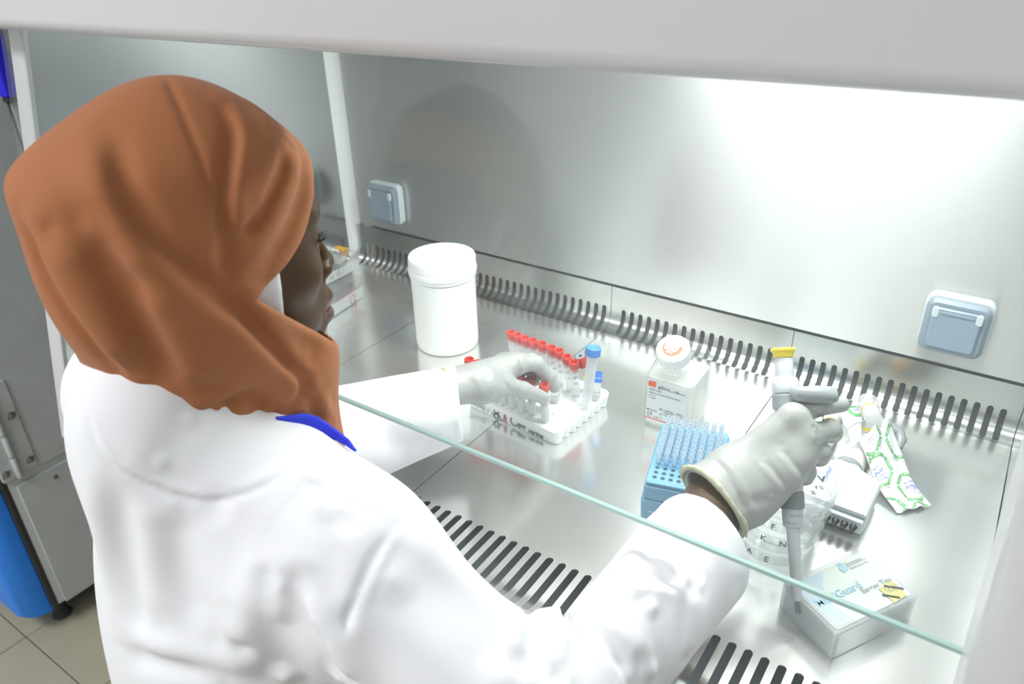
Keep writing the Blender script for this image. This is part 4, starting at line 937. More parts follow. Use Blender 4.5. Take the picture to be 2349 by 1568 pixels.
# fold and seam lines of the cloth: (line on the surface, height, half width)
HIJAB_FOLDS = [
    ([(-0.548, 0.341, 0.557), (-0.513, 0.325, 0.549), (-0.490, 0.315, 0.530), (-0.476, 0.310, 0.515), (-0.466, 0.305, 0.493), (-0.461, 0.308, 0.475), (-0.460, 0.307, 0.462)], -0.00319, 0.0026),
    ([(-0.519, 0.283, 0.537), (-0.510, 0.273, 0.527), (-0.493, 0.261, 0.504), (-0.485, 0.261, 0.486), (-0.479, 0.264, 0.467), (-0.471, 0.275, 0.444), (-0.463, 0.292, 0.417), (-0.457, 0.313, 0.379), (-0.459, 0.344, 0.328)], -0.01087, 0.009),
    ([(-0.524, 0.272, 0.532), (-0.514, 0.261, 0.522), (-0.499, 0.252, 0.500), (-0.490, 0.252, 0.477), (-0.483, 0.256, 0.455), (-0.475, 0.267, 0.430), (-0.466, 0.283, 0.402), (-0.461, 0.302, 0.369), (-0.462, 0.328, 0.327)], 0.0087, 0.016),
    ([(-0.504, 0.239, 0.479), (-0.496, 0.242, 0.445), (-0.492, 0.247, 0.396), (-0.493, 0.253, 0.360), (-0.495, 0.254, 0.343)], -0.0116, 0.013),
    ([(-0.485, 0.253, 0.440), (-0.476, 0.266, 0.396), (-0.476, 0.276, 0.346)], 0.0087, 0.022),
    ([(-0.555, 0.219, 0.482), (-0.548, 0.218, 0.444), (-0.534, 0.221, 0.407), (-0.521, 0.234, 0.367), (-0.520, 0.238, 0.351)], -0.0087, 0.0065),
    ([(-0.528, 0.225, 0.479), (-0.523, 0.224, 0.448), (-0.513, 0.230, 0.412), (-0.508, 0.240, 0.366)], 0.0087, 0.016),
    ([(-0.502, 0.349, 0.542), (-0.484, 0.346, 0.528), (-0.473, 0.336, 0.516), (-0.465, 0.322, 0.501), (-0.461, 0.310, 0.477), (-0.460, 0.306, 0.456), (-0.460, 0.302, 0.434), (-0.460, 0.299, 0.410)], -0.01087, 0.006),
    ([(-0.499, 0.357, 0.538), (-0.479, 0.349, 0.521), (-0.470, 0.341, 0.512), (-0.463, 0.328, 0.497), (-0.459, 0.317, 0.479), (-0.459, 0.311, 0.458)], 0.0087, 0.009),
    ([(-0.504, 0.386, 0.527), (-0.477, 0.370, 0.514), (-0.463, 0.354, 0.497), (-0.458, 0.337, 0.479), (-0.457, 0.321, 0.461)], 0.00507, 0.01),
    ([(-0.475, 0.381, 0.505), (-0.463, 0.368, 0.492), (-0.459, 0.354, 0.481), (-0.456, 0.335, 0.465), (-0.458, 0.312, 0.449), (-0.459, 0.306, 0.442)], -0.00942, 0.0062),
    ([(-0.476, 0.388, 0.502), (-0.465, 0.377, 0.489), (-0.459, 0.362, 0.476), (-0.456, 0.341, 0.459), (-0.457, 0.318, 0.443), (-0.459, 0.308, 0.435)], 0.00725, 0.009),
    ([(-0.480, 0.402, 0.495), (-0.469, 0.393, 0.480), (-0.462, 0.374, 0.458), (-0.457, 0.350, 0.438), (-0.456, 0.323, 0.423)], -0.00435, 0.006),
    ([(-0.476, 0.403, 0.483), (-0.474, 0.401, 0.470), (-0.466, 0.382, 0.447), (-0.459, 0.356, 0.429), (-0.456, 0.325, 0.415)], 0.00507, 0.007),
    ([(-0.460, 0.300, 0.417), (-0.458, 0.305, 0.399), (-0.457, 0.316, 0.375), (-0.460, 0.334, 0.341), (-0.459, 0.343, 0.328), (-0.458, 0.348, 0.316), (-0.459, 0.345, 0.304), (-0.463, 0.334, 0.295), (-0.467, 0.324, 0.290)], -0.01087, 0.006),
    ([(-0.462, 0.294, 0.412), (-0.460, 0.299, 0.392), (-0.459, 0.312, 0.364), (-0.461, 0.329, 0.335), (-0.460, 0.337, 0.319), (-0.462, 0.335, 0.309), (-0.466, 0.325, 0.300)], 0.00725, 0.011),
    ([(-0.478, 0.278, 0.320), (-0.472, 0.290, 0.325), (-0.468, 0.303, 0.324), (-0.468, 0.317, 0.300)], -0.01015, 0.007),
    ([(-0.458, 0.308, 0.407), (-0.457, 0.316, 0.393), (-0.458, 0.331, 0.359), (-0.457, 0.351, 0.325), (-0.458, 0.361, 0.294)], 0.0058, 0.012),
    ([(-0.459, 0.344, 0.321), (-0.459, 0.355, 0.293), (-0.461, 0.363, 0.262)], -0.00725, 0.006),
    ([(-0.458, 0.350, 0.318), (-0.459, 0.363, 0.292), (-0.462, 0.372, 0.258)], 0.0058, 0.008),
    ([(-0.459, 0.304, 0.416), (-0.456, 0.322, 0.401), (-0.459, 0.352, 0.365), (-0.462, 0.378, 0.342), (-0.468, 0.396, 0.332)], 0.00507, 0.008),
    ([(-0.459, 0.356, 0.343), (-0.457, 0.355, 0.315), (-0.460, 0.367, 0.280)], -0.00435, 0.01)]
COAT_FOLDS = [
    ([(-0.535, 0.215, 0.341), (-0.526, 0.208, 0.323), (-0.512, 0.207, 0.305), (-0.496, 0.215, 0.291), (-0.478, 0.228, 0.277), (-0.458, 0.243, 0.268), (-0.440, 0.262, 0.270), (-0.430, 0.280, 0.275), (-0.425, 0.297, 0.276)], 0.00242, 0.003),
    ([(-0.537, 0.212, 0.337), (-0.529, 0.205, 0.319), (-0.515, 0.205, 0.300), (-0.498, 0.212, 0.285), (-0.478, 0.226, 0.271), (-0.457, 0.241, 0.264), (-0.436, 0.260, 0.267), (-0.422, 0.282, 0.273)], -0.00264, 0.0036),
    ([(-0.425, 0.297, 0.276), (-0.404, 0.300, 0.271), (-0.379, 0.304, 0.267), (-0.351, 0.311, 0.258), (-0.330, 0.314, 0.245)], 0.00242, 0.0045),
    ([(-0.412, 0.295, 0.273), (-0.374, 0.299, 0.266), (-0.350, 0.305, 0.258), (-0.332, 0.309, 0.248)], -0.00176, 0.005),
    ([(-0.328, 0.313, 0.245), (-0.324, 0.292, 0.242), (-0.322, 0.278, 0.236), (-0.320, 0.263, 0.224), (-0.320, 0.247, 0.205), (-0.321, 0.238, 0.178), (-0.326, 0.238, 0.154)], 0.00396, 0.0034),
    ([(-0.331, 0.309, 0.247), (-0.327, 0.288, 0.243), (-0.325, 0.275, 0.237), (-0.324, 0.260, 0.225), (-0.324, 0.245, 0.205), (-0.326, 0.237, 0.177), (-0.332, 0.237, 0.151)], -0.00462, 0.0048),
    ([(-0.330, 0.316, 0.245), (-0.318, 0.321, 0.236), (-0.298, 0.322, 0.221), (-0.278, 0.327, 0.206), (-0.251, 0.329, 0.193), (-0.218, 0.321, 0.184)], 0.00605, 0.013),
    ([(-0.310, 0.282, 0.229), (-0.286, 0.293, 0.215), (-0.258, 0.296, 0.202), (-0.231, 0.290, 0.188), (-0.216, 0.285, 0.182)], -0.0055, 0.024),
    ([(-0.377, 0.234, 0.226), (-0.363, 0.230, 0.211), (-0.347, 0.231, 0.191), (-0.335, 0.233, 0.170), (-0.335, 0.236, 0.150)], -0.011, 0.011),
    ([(-0.366, 0.241, 0.232), (-0.342, 0.237, 0.208), (-0.325, 0.238, 0.184), (-0.318, 0.239, 0.159)], 0.0099, 0.017),
    ([(-0.392, 0.233, 0.229), (-0.402, 0.223, 0.207), (-0.411, 0.216, 0.183), (-0.411, 0.213, 0.162)], 0.0066, 0.018),
    ([(-0.374, 0.227, 0.209), (-0.378, 0.220, 0.176), (-0.385, 0.223, 0.128)], -0.0077, 0.026),
    ([(-0.537, 0.181, 0.122), (-0.474, 0.190, 0.143), (-0.427, 0.205, 0.145), (-0.386, 0.221, 0.137)], 0.00495, 0.011),
    ([(-0.547, 0.176, 0.098), (-0.484, 0.182, 0.121), (-0.434, 0.197, 0.124)], -0.00495, 0.011),
    ([(-0.381, 0.287, 0.266), (-0.359, 0.275, 0.256), (-0.350, 0.260, 0.243), (-0.347, 0.245, 0.226), (-0.347, 0.235, 0.209)], -0.0066, 0.02),
    ([(-0.356, 0.289, 0.259), (-0.338, 0.275, 0.245), (-0.331, 0.261, 0.231), (-0.327, 0.247, 0.211)], 0.0055, 0.018),
    ([(-0.451, 0.244, 0.261), (-0.449, 0.227, 0.230), (-0.435, 0.220, 0.207), (-0.415, 0.218, 0.193)], 0.0044, 0.032),
    ([(-0.517, 0.207, 0.311), (-0.510, 0.202, 0.268), (-0.518, 0.195, 0.210), (-0.521, 0.187, 0.147), (-0.512, 0.175, 0.100)], -0.00462, 0.015),
    ([(-0.532, 0.200, 0.305), (-0.540, 0.193, 0.247), (-0.562, 0.192, 0.164), (-0.547, 0.176, 0.098)], 0.0044, 0.014),
    ([(-0.496, 0.214, 0.287), (-0.491, 0.210, 0.249), (-0.493, 0.201, 0.200), (-0.486, 0.190, 0.150)], 0.0044, 0.018),
    ([(-0.477, 0.225, 0.266), (-0.471, 0.218, 0.235), (-0.463, 0.210, 0.195), (-0.446, 0.203, 0.163)], -0.0044, 0.02),
    ([(-0.481, 0.258, 0.323), (-0.482, 0.241, 0.312), (-0.485, 0.228, 0.298)], -0.0022, 0.014),
    ([(-0.407, 0.341, 0.262), (-0.380, 0.343, 0.256), (-0.345, 0.343, 0.242), (-0.318, 0.337, 0.228)], 0.0044, 0.014),
    ([(-0.237, 0.377, 0.176), (-0.230, 0.372, 0.162), (-0.205, 0.336, 0.177), (-0.186, 0.309, 0.177)], 0.0132, 0.013),
    ([(-0.235, 0.361, 0.166), (-0.214, 0.326, 0.181), (-0.198, 0.298, 0.180)], -0.0088, 0.011),
    ([(-0.226, 0.390, 0.147), (-0.196, 0.344, 0.175), (-0.180, 0.314, 0.175)], -0.0088, 0.011),
    ([(-0.241, 0.357, 0.168), (-0.230, 0.327, 0.185), (-0.215, 0.300, 0.185)], 0.0055, 0.013),
    ([(-0.214, 0.365, 0.165), (-0.191, 0.362, 0.173), (-0.174, 0.361, 0.170), (-0.163, 0.361, 0.163), (-0.152, 0.360, 0.150)], -0.00825, 0.01),
    ([(-0.210, 0.378, 0.166), (-0.185, 0.375, 0.173), (-0.166, 0.375, 0.168), (-0.149, 0.377, 0.151)], 0.0055, 0.015),
    ([(-0.190, 0.344, 0.175), (-0.175, 0.344, 0.170), (-0.160, 0.340, 0.161)], 0.0066, 0.018),
    ([(-0.201, 0.420, 0.171), (-0.184, 0.429, 0.177), (-0.167, 0.437, 0.176), (-0.151, 0.452, 0.169)], -0.00935, 0.006),
    ([(-0.198, 0.437, 0.173), (-0.193, 0.457, 0.176), (-0.184, 0.466, 0.179), (-0.168, 0.458, 0.178), (-0.154, 0.455, 0.172)], 0.0066, 0.008),
    ([(-0.189, 0.412, 0.175), (-0.172, 0.424, 0.176), (-0.153, 0.443, 0.169)], 0.0044, 0.009),
    ([(-0.182, 0.487, 0.181), (-0.164, 0.476, 0.179), (-0.151, 0.467, 0.172), (-0.139, 0.465, 0.159)], -0.00495, 0.009),
    ([(-0.145, 0.452, 0.163), (-0.133, 0.443, 0.139), (-0.133, 0.421, 0.119)], 0.0044, 0.018),
    ([(-0.159, 0.415, 0.169), (-0.147, 0.406, 0.155), (-0.141, 0.385, 0.135)], -0.0055, 0.022),
    ([(-0.159, 0.512, 0.182), (-0.138, 0.501, 0.166), (-0.121, 0.509, 0.132)], 0.0033, 0.016),
    ([(-0.218, 0.488, 0.152), (-0.198, 0.515, 0.174), (-0.177, 0.535, 0.184)], 0.00275, 0.014),
    ([(-0.589, 0.527, 0.160), (-0.563, 0.512, 0.144), (-0.542, 0.515, 0.119), (-0.526, 0.547, 0.086)], -0.0055, 0.018),
    ([(-0.574, 0.565, 0.160), (-0.540, 0.555, 0.146), (-0.517, 0.566, 0.126), (-0.502, 0.587, 0.107)], 0.00385, 0.02)]
GLOVE_R_FOLDS = [
    ([(-0.189, 0.638, 0.164), (-0.164, 0.621, 0.154), (-0.145, 0.616, 0.132), (-0.138, 0.618, 0.114)], 0.0026, 0.0045),
    ([(-0.192, 0.633, 0.161), (-0.167, 0.613, 0.152), (-0.148, 0.608, 0.128)], -0.0016, 0.004),
    ([(-0.151, 0.647, 0.165), (-0.134, 0.641, 0.153), (-0.119, 0.652, 0.124)], 0.0022, 0.0038),
    ([(-0.148, 0.651, 0.167), (-0.130, 0.644, 0.155), (-0.116, 0.655, 0.130)], -0.0022, 0.004),
    ([(-0.138, 0.662, 0.173), (-0.122, 0.654, 0.161), (-0.111, 0.663, 0.138)], 0.002, 0.0036),
    ([(-0.135, 0.666, 0.176), (-0.120, 0.659, 0.164), (-0.109, 0.668, 0.146)], -0.002, 0.004),
    ([(-0.129, 0.712, 0.207), (-0.118, 0.713, 0.195), (-0.111, 0.725, 0.186)], -0.0018, 0.004),
    ([(-0.130, 0.697, 0.208), (-0.118, 0.696, 0.197), (-0.111, 0.701, 0.190)], 0.0018, 0.0036),
    ([(-0.152, 0.612, 0.138), (-0.140, 0.622, 0.135), (-0.130, 0.632, 0.138)], -0.0018, 0.006),
    ([(-0.113, 0.692, 0.191), (-0.107, 0.692, 0.186), (-0.107, 0.687, 0.179)], -0.0018, 0.004)]
GLOVE_L_FOLDS = [
    ([(-0.513, 0.671, 0.152), (-0.505, 0.671, 0.149), (-0.494, 0.669, 0.141)], 0.0016, 0.0034),
    ([(-0.513, 0.664, 0.153), (-0.505, 0.662, 0.150), (-0.496, 0.658, 0.142)], -0.0014, 0.0034),
    ([(-0.500, 0.729, 0.141), (-0.493, 0.725, 0.134), (-0.492, 0.725, 0.120)], 0.0016, 0.003),
    ([(-0.504, 0.727, 0.142), (-0.496, 0.720, 0.135), (-0.495, 0.718, 0.121)], -0.0014, 0.003),
    ([(-0.516, 0.769, 0.120), (-0.493, 0.750, 0.130), (-0.489, 0.745, 0.117)], 0.0018, 0.003),
    ([(-0.498, 0.740, 0.137), (-0.491, 0.739, 0.132), (-0.491, 0.738, 0.117)], -0.0016, 0.003),
    ([(-0.482, 0.761, 0.117), (-0.483, 0.757, 0.111), (-0.491, 0.760, 0.100)], 0.0012, 0.0024),
    ([(-0.478, 0.769, 0.104), (-0.481, 0.764, 0.099), (-0.487, 0.767, 0.088)], 0.001, 0.0024),
    ([(-0.492, 0.706, 0.121), (-0.483, 0.707, 0.111), (-0.484, 0.709, 0.094)], 0.0015, 0.003),
    ([(-0.492, 0.677, 0.135), (-0.486, 0.689, 0.113), (-0.488, 0.709, 0.091)], -0.0013, 0.003),
    ([(-0.493, 0.660, 0.139), (-0.489, 0.672, 0.119), (-0.493, 0.686, 0.100)], 0.0012, 0.003),
    ([(-0.517, 0.646, 0.150), (-0.504, 0.646, 0.141), (-0.497, 0.645, 0.124)], 0.0012, 0.0036)]
# joints of the gloved hands
HAND_R = dict(W=[(-0.1836, 0.6152, 0.1187), (-0.1760, 0.6352, 0.1260)],
    knuckles=[(-0.1378, 0.6984, 0.1948), (-0.1212, 0.6959, 0.1780), (-0.1213, 0.6813, 0.1605), (-0.1276, 0.6631, 0.1441)],
    heel=[(-0.1767, 0.6589, 0.1454), (-0.1613, 0.6457, 0.1263), (-0.1504, 0.6378, 0.1137)],
    index=[(-0.1378, 0.6984, 0.1948), (-0.1223, 0.7281, 0.1960), (-0.1030, 0.7596, 0.1874)],
    middle=[(-0.1212, 0.6959, 0.1780), (-0.1037, 0.7260, 0.1754), (-0.1049, 0.7487, 0.1566), (-0.1200, 0.7425, 0.1465)],
    ring=[(-0.1213, 0.6813, 0.1605), (-0.1061, 0.7085, 0.1560), (-0.1090, 0.7289, 0.1355), (-0.1243, 0.7218, 0.1284)],
    little=[(-0.1276, 0.6631, 0.1441), (-0.1122, 0.6883, 0.1406), (-0.1157, 0.7043, 0.1225), (-0.1313, 0.6978, 0.1166)],
    thumb=[(-0.1783, 0.6661, 0.1371), (-0.1693, 0.7104, 0.1417), (-0.1630, 0.7330, 0.1481), (-0.1609, 0.7435, 0.1573)])
HAND_L = dict(W=[(-0.5401, 0.6209, 0.1356), (-0.5298, 0.6486, 0.1308)],
    knuckles=[(-0.5041, 0.7305, 0.1264), (-0.5201, 0.7432, 0.1164), (-0.5370, 0.7505, 0.1075), (-0.5525, 0.7527, 0.0958)],
    heel=[(-0.5287, 0.6749, 0.1253), (-0.5179, 0.6662, 0.1281), (-0.5123, 0.6623, 0.1267)],
    index=[(-0.5053, 0.7303, 0.1275), (-0.4933, 0.7615, 0.1157), (-0.4833, 0.7771, 0.0912), (-0.4784, 0.7855, 0.0696)],
    middle=[(-0.5201, 0.7432, 0.1164), (-0.5106, 0.7748, 0.1079), (-0.4982, 0.7871, 0.0884), (-0.4877, 0.7841, 0.0731)],
    ring=[(-0.5370, 0.7505, 0.1075), (-0.5298, 0.7813, 0.1002), (-0.5175, 0.7871, 0.0837), (-0.5097, 0.7817, 0.0715)],
    little=[(-0.5525, 0.7527, 0.0958), (-0.5485, 0.7795, 0.0880), (-0.5369, 0.7821, 0.0756), (-0.5300, 0.7760, 0.0677)],
    thumb=[(-0.5118, 0.6671, 0.1230), (-0.5007, 0.6903, 0.1170), (-0.4886, 0.7212, 0.0964), (-0.4772, 0.7536, 0.0706)])
# ================================================================== the seated worker
# head frame: HN = bridge of the nose, HF forward, HR to her right, HU up (mm offsets below)
HF = np.array([.31376, .94526, -.08965]); HR = np.array([.94908, -.31503, 0.]); HU = np.array([.02824, .08508, .99597]); HN = np.array([-.510, .432, .420])
HA = np.stack([HF, HR, HU])
def hd(f, r, u): return HN + (f * HF + r * HR + u * HU) / 1000
def mm(*a): return [q / 1000 for q in a]
# joints
NECK = np.array([-.560, .318, .285]); SHR = np.array([-.390, .300, .180]); SHL = np.array([-.725, .352, .195])
ELR = np.array([-.200, .306, .108]); WRR = np.array([-.182, .600, .116]); ELL = np.array([-.668, .428, .085]); WRL = np.array([-.538, .628, .125])
TR = np.array([.975, -.22, 0]); TR /= np.linalg.norm(TR); TF = np.array([-TR[1], TR[0], 0]); TA = np.stack([TR, TF, [0, 0, 1]])   # torso right, forward, up
def head_prims(F, off=0.0, detail=True):
    o = off
    F.ell(hd(-96, 0, 15), mm(93 + o, 74 + o, 97 + o), HA, .012)
    F.ell(hd(-58, 0, -40), mm(51 + o, 57 + o, 70 + o), HA, .018)
    F.ell(hd(-52, 0, -78), mm(44 + o, 47 + o, 32 + o), HA, .02)
    if not detail: return
    F.ell(hd(-12, 0, -97), mm(13, 17, 12), HA, .016)
    for sg in (-1, 1):
        F.ell(hd(-44, sg * 41, -28), mm(26, 20, 22), HA, .014)
        F.ell(hd(-24, sg * 20, 21), mm(12, 24, 8), HA, .012)
        F.ell(hd(1, sg * 31, 2), mm(15, 15, 9), HA, .010, 'sub')
        F.ell(hd(-29, sg * 31, 0), mm(12.5, 14, 11), HA, .004)
        F.ell(hd(-28.5, sg * 31, 2), mm(13, 15, 7), HA, .004)
    F.cone(hd(-7, 0, 12), hd(-5, 0, -12), .0056, .0058, .006); F.cone(hd(-5, 0, -12), hd(3.5, 0, -32), .0058, .0074, .004)
    for sg in (-1, 1): F.ell(hd(7, sg * 25, -33), mm(16, 13, 20), HA, .012, 'sub')
    F.ell(hd(5, 0, -37), mm(9, 9, 8), HA, .004)
    for sg in (-1, 1):
        F.ell(hd(-1, sg * 10.5, -40), mm(9, 6.5, 6.5), HA, .0025)
        F.ell(hd(2, sg * 6.5, -46.5), mm(5, 3.5, 4), HA, .003, 'sub')
    F.ell(hd(-16, 0, -63), mm(18, 24, 20), HA, .016)
    F.ell(hd(-1, 0, -67.5), mm(10.5, 16, 8), HA, .008)
    F.ell(hd(.5, 0, -86), mm(10, 14, 8.5), HA, .008)
    F.ell(hd(15, 0, -77), mm(8, 26, 1.8), HA, .005, 'sub')
    F.ell(hd(10, 0, -57), mm(6, 3, 6), HA, .006, 'sub')
def hand_frame(wrist, fwd, dors):
    f = np.asarray(fwd, float); f /= np.linalg.norm(f); d = np.asarray(dors, float); d -= f * (d @ f); d /= np.linalg.norm(d); return np.stack([f, d, np.cross(f, d)])
def smooth_axis(lo, hi, h, fine, hf):
    a = [lo]
    while a[-1] < hi: a.append(a[-1] + (hf if fine[0] - .01 < a[-1] < fine[1] else h))
    return np.array(a)

# ---- body: one continuous figure (head with face, neck, trunk, arms with hands, seated legs)
def build_body():
    B = Field([smooth_axis(-1.0, .02, .0085, (-.60, -.46), .0026), smooth_axis(-.02, .92, .0085, (.36, .46), .0026), smooth_axis(-.90, .56, .009, (.30, .47), .0026)])
    head_prims(B)
    B.chain([hd(-88, 0, -55), hd(-98, 0, -110), NECK + (0, 0, -.03)], [.052, .050, .060], .03)
    B.chain([NECK + (.06, -.01, -.045), SHR + (-.02, 0, -.01)], [.038, .044], .04); B.chain([NECK + (-.06, .01, -.045), SHL + (.02, 0, -.01)], [.038, .044], .04)
    B.ell((-.556, .300, .08), (.150, .092, .16), TA, .05); B.ell((-.56, .265, -.13), (.130, .090, .20), TA, .06); B.ell((-.56, .235, -.32), (.165, .125, .12), TA, .06)
    B.chain([SHR, ELR, np.array(HAND_R['W'][0])], [.044, .036, .0285], .03, .01, flat=None); B.chain([SHL, ELL, np.array(HAND_L['W'][1])], [.046, .036, .019], .03, .01)
    for sg, kx in ((1, .09), (-1, -.09)):
        hip = np.array([-.56 + kx, .24, -.36]); kn = np.array([-.53 + kx * 1.15, .60, -.37]); an_ = np.array([-.53 + kx * 1.1, .56, -.81])
        B.chain([hip, kn, an_], [.078, .056, .040], .04, .02); B.chain([an_ + (0, -.02, -.045), an_ + (.005, .15, -.058)], [.034, .027], .02)
    # hands inside the gloves
    for Hd, r0 in ((HAND_R, .024), (HAND_L, .017)):
        A = {k: np.array(v) for k, v in Hd.items()}
        B.chain([A['W'][0], A['W'][1], A['heel'][1]], [r0 * 1.15, r0, r0 * .8], .01)
        for q, K in enumerate(A['knuckles']): B.cone(A['heel'][(0, 1, 1, 2)[q]], K, .0105, .0085, .010)
        for nm_ in ('index', 'middle', 'ring', 'little', 'thumb'): B.chain(A[nm_], [.0078, .0066, .0058, .0052] if len(A[nm_]) == 4 else [.0078, .0066, .0056], .004)
    return B

# ---- hijab: cloth draped over hair and neck
def build_hijab(h=.0026, cut=True, folds=True):
    F = Field.even(np.array([-.86, .10, .215]), np.array([-.40, .50, .59]), h)
    F.ell(hd(-108.3, 0, 9.7), mm(91, 80, 117.3), HA, .01)                 # crown
    F.ell(hd(-117.3, 0, 56), mm(103.2, 66, 30.1), HA, .05)                # gathered hair at the back
    F.ell(hd(-92, 0, -50), mm(74, 66, 90), HA, .04)                       # side of the head and jaw
    F.ell(hd(-137, 4, -17), mm(74, 62, 77), HA, .06)                      # nape
    F.chain([hd(-105, 0, -80), NECK + (-.004, .0, .0), NECK + (-.004, .0, -.06)], [.070, .078, .100], .05)
    F.chain([hd(-56, 10, -115), hd(-50, 22, -109), hd(-48, 28, -215)], [.0448, .0411, .0451], .03)   # wrap under the chin, hanging in front
    base = F.d.copy()
    if folds:
        for P, a, w_ in HIJAB_FOLDS: F.fold(P, a, w_)
    if cut:
        sl = tuple(slice(0, len(a)) for a in F.ax); X, Y, Z = F.xyz(sl)
        def half(f, u, nf, nu):
            p = hd(f, 0, u); n = (nf * HF + nu * HU) / math.hypot(nf, nu); return -((X - p[0]) * n[0] + (Y - p[1]) * n[1] + (Z - p[2]) * n[2])
        wedge = np.maximum(half(-46, 2, .50, -.86), half(-58, -51, .67, .74)).astype(np.float32)
        F.d = np.maximum(F.d, -(base + .0055 + .011 * np.clip((wedge - .004) / .02, 0, 1)))      # hollow: thin at the face, thicker away from it
        F.put(sl, wedge, .006, 'sub')
    return F
def build_undercap():
    F = Field.even(hd(-110, 0, -20) - .135, hd(-110, 0, -20) + .135, .0030); head_prims(F, 4.0, False); F.shell(.012)
    F.plane(hd(-64, 0, 0), HF + .12 * HU, .003); return F
# ---- lab coat
CUT_L = (np.array([-0.5409, 0.6468, 0.1542]), np.array([0.7552, 0.6547, 0.0314]))
C_SR = np.array([-.3833, .3027, .1891]); C_ER = np.array([-.1949, .3044, .1137]); C_CR = np.array([-.1614, .5920, .1223])
C_SL = np.array([-.7334, .3537, .2078]); C_EL = np.array([-.6701, .4271, .0903]); C_CL = np.array([-.5234, .6446, .1115])
AXR = (C_CR - C_ER) / np.linalg.norm(C_CR - C_ER); AXL = (C_CL - C_EL) / np.linalg.norm(C_CL - C_EL)
def build_coat(h=.0029, cut=True, folds=True):
    if h < .004: F = Field([smooth_axis(-1.0, -.02, .008, (-.80, -.05), h), smooth_axis(.02, .74, .008, (.08, .66), h), smooth_axis(-.43, .40, .008, (-.08, .37), h)])
    else: F = Field.even(np.array([-1.0, .02, -.43]), np.array([-.02, .74, .40]), h)
    F.ell((-.5479, .3124, .0958), (.1943, .1255, .1753), TA, .05); F.ell((-.5498, .2763, -.12), (.1716, .1217, .24), TA, .08)
    F.ell((-.555, .262, -.36), (.20, .150, .17), TA, .08); F.cone((-.55, .27, -.40), (-.55, .30, -.56), .19, .20, .06, flat=((TF), .8))
    F.ell((-.5481, .2690, .2593), (.0796, .0758, .1203), TA, .05)
    F.chain([NECK + (.04, -.01, -.035), C_SR], [.0471, .0643], .06); F.chain([NECK + (-.04, 0, -.035), C_SL], [.0471, .0735], .06)
    F.cone(C_SR, C_ER, .0643, .0548, .05); F.cone(C_ER, C_CR, .0548, .067, .03, flat=(np.cross(AXR, (0, 0, 1)), .8))
    F.cone(C_SL, C_EL, .0735, .075, .04); F.cone(C_EL, C_CL + (C_CL - C_EL) * .4, .075, .0357, .02)
    if folds:
        for P, a, w_ in COAT_FOLDS: F.fold(P, a, w_)
    if cut:
        pR = C_ER + AXR * .2400; pL = C_CL + AXL * .020
        sl = F.win((-.34, .30, -.5), (0, .74, .4)); X, Y, Z = F.xyz(sl); n = AXR + np.array([.05, 0, 0]); n /= np.linalg.norm(n)
        F.put(sl, (-((X - pR[0]) * n[0] + (Y - pR[1]) * n[1] + (Z - pR[2]) * n[2])).astype(np.float32), .003, 'sub')
        sl = F.win((-1, .42, -.43), (0, .74, .06)); X, Y, Z = F.xyz(sl)
        F.put(sl, np.maximum(.434 - Y, Z - .026 + 0 * X).astype(np.float32), .012, 'sub')          # the front stays clear of the tray's lip
        # the left cuff is cut only near the hand
        sl = F.win((-.64, .54, -.02), (-.40, .74, .27)); X, Y, Z = F.xyz(sl); n = CUT_L[1]; pq = CUT_L[0]
        F.put(sl, (-((X - pq[0]) * n[0] + (Y - pq[1]) * n[1] + (Z - pq[2]) * n[2])).astype(np.float32), .003, 'sub')
        F.cone(pR - AXR * .07, pR + AXR * .05, .042, .055, .004, 'sub', flat=(np.cross(AXR, (0, 0, 1)), .8))
        F.cone(pL - AXL * .055, pL + AXL * .06, .034, .032, .004, 'sub')
    return F

# ---- gloves
def build_glove(Hd, folds, h=.0017, back=(0, 0, 1), wr=(.045, .0335, .029), hr=(.018, .019, .018, .016)):
    A = {k: np.array(v) for k, v in Hd.items()}; allp = np.concatenate(list(A.values()))
    F = Field.even(allp.min(0) - .055, allp.max(0) + .045, h)
    W0, W1 = A['W']; K = A['knuckles']; ax = W1 - W0; ax /= np.linalg.norm(ax)
    F.cone(W0, W1, wr[0], wr[1], .02, flat=(back, .82)); F.cone(W1, A['heel'][1], wr[1] - .001, wr[2], .02, flat=(back, .85))
    for q, (h_, r0) in enumerate(zip((0, 1, 1, 2), hr)): F.cone(A['heel'][h_], K[q], r0, .0125, .022)
    for a, b in zip(K[:-1], K[1:]): F.cone(a, b, .0115, .0115, .010)
    for nm_, rs in (('index', (.0120, .0104, .0092, .0082)), ('middle', (.0122, .0104, .0094, .0082)), ('ring', (.0118, .0100, .0090, .0080)), ('little', (.0108, .0090, .0082, .0072))):
        P = A[nm_]; F.chain(P, rs if len(P) == 4 else (rs[0], rs[1], rs[3]), .006, .003)
        for p in P[1:-1]: F.ell(p, (rs[1] * 1.04,) * 3, np.eye(3), .003)          # finger joints
    F.chain(A['thumb'], (.018, .0135, .0112, .0092), .014, .004)
    for P, a, w_ in folds: F.fold(P, a, w_)
    # open cuff: cut square, hollow it, roll the rim
    p = W0; F.plane(p, -ax, .002); F.cone(p - ax * .04, p + ax * .03, wr[0] + .002, wr[1] - .0025, .003, 'sub', flat=(back, .82))
    return F
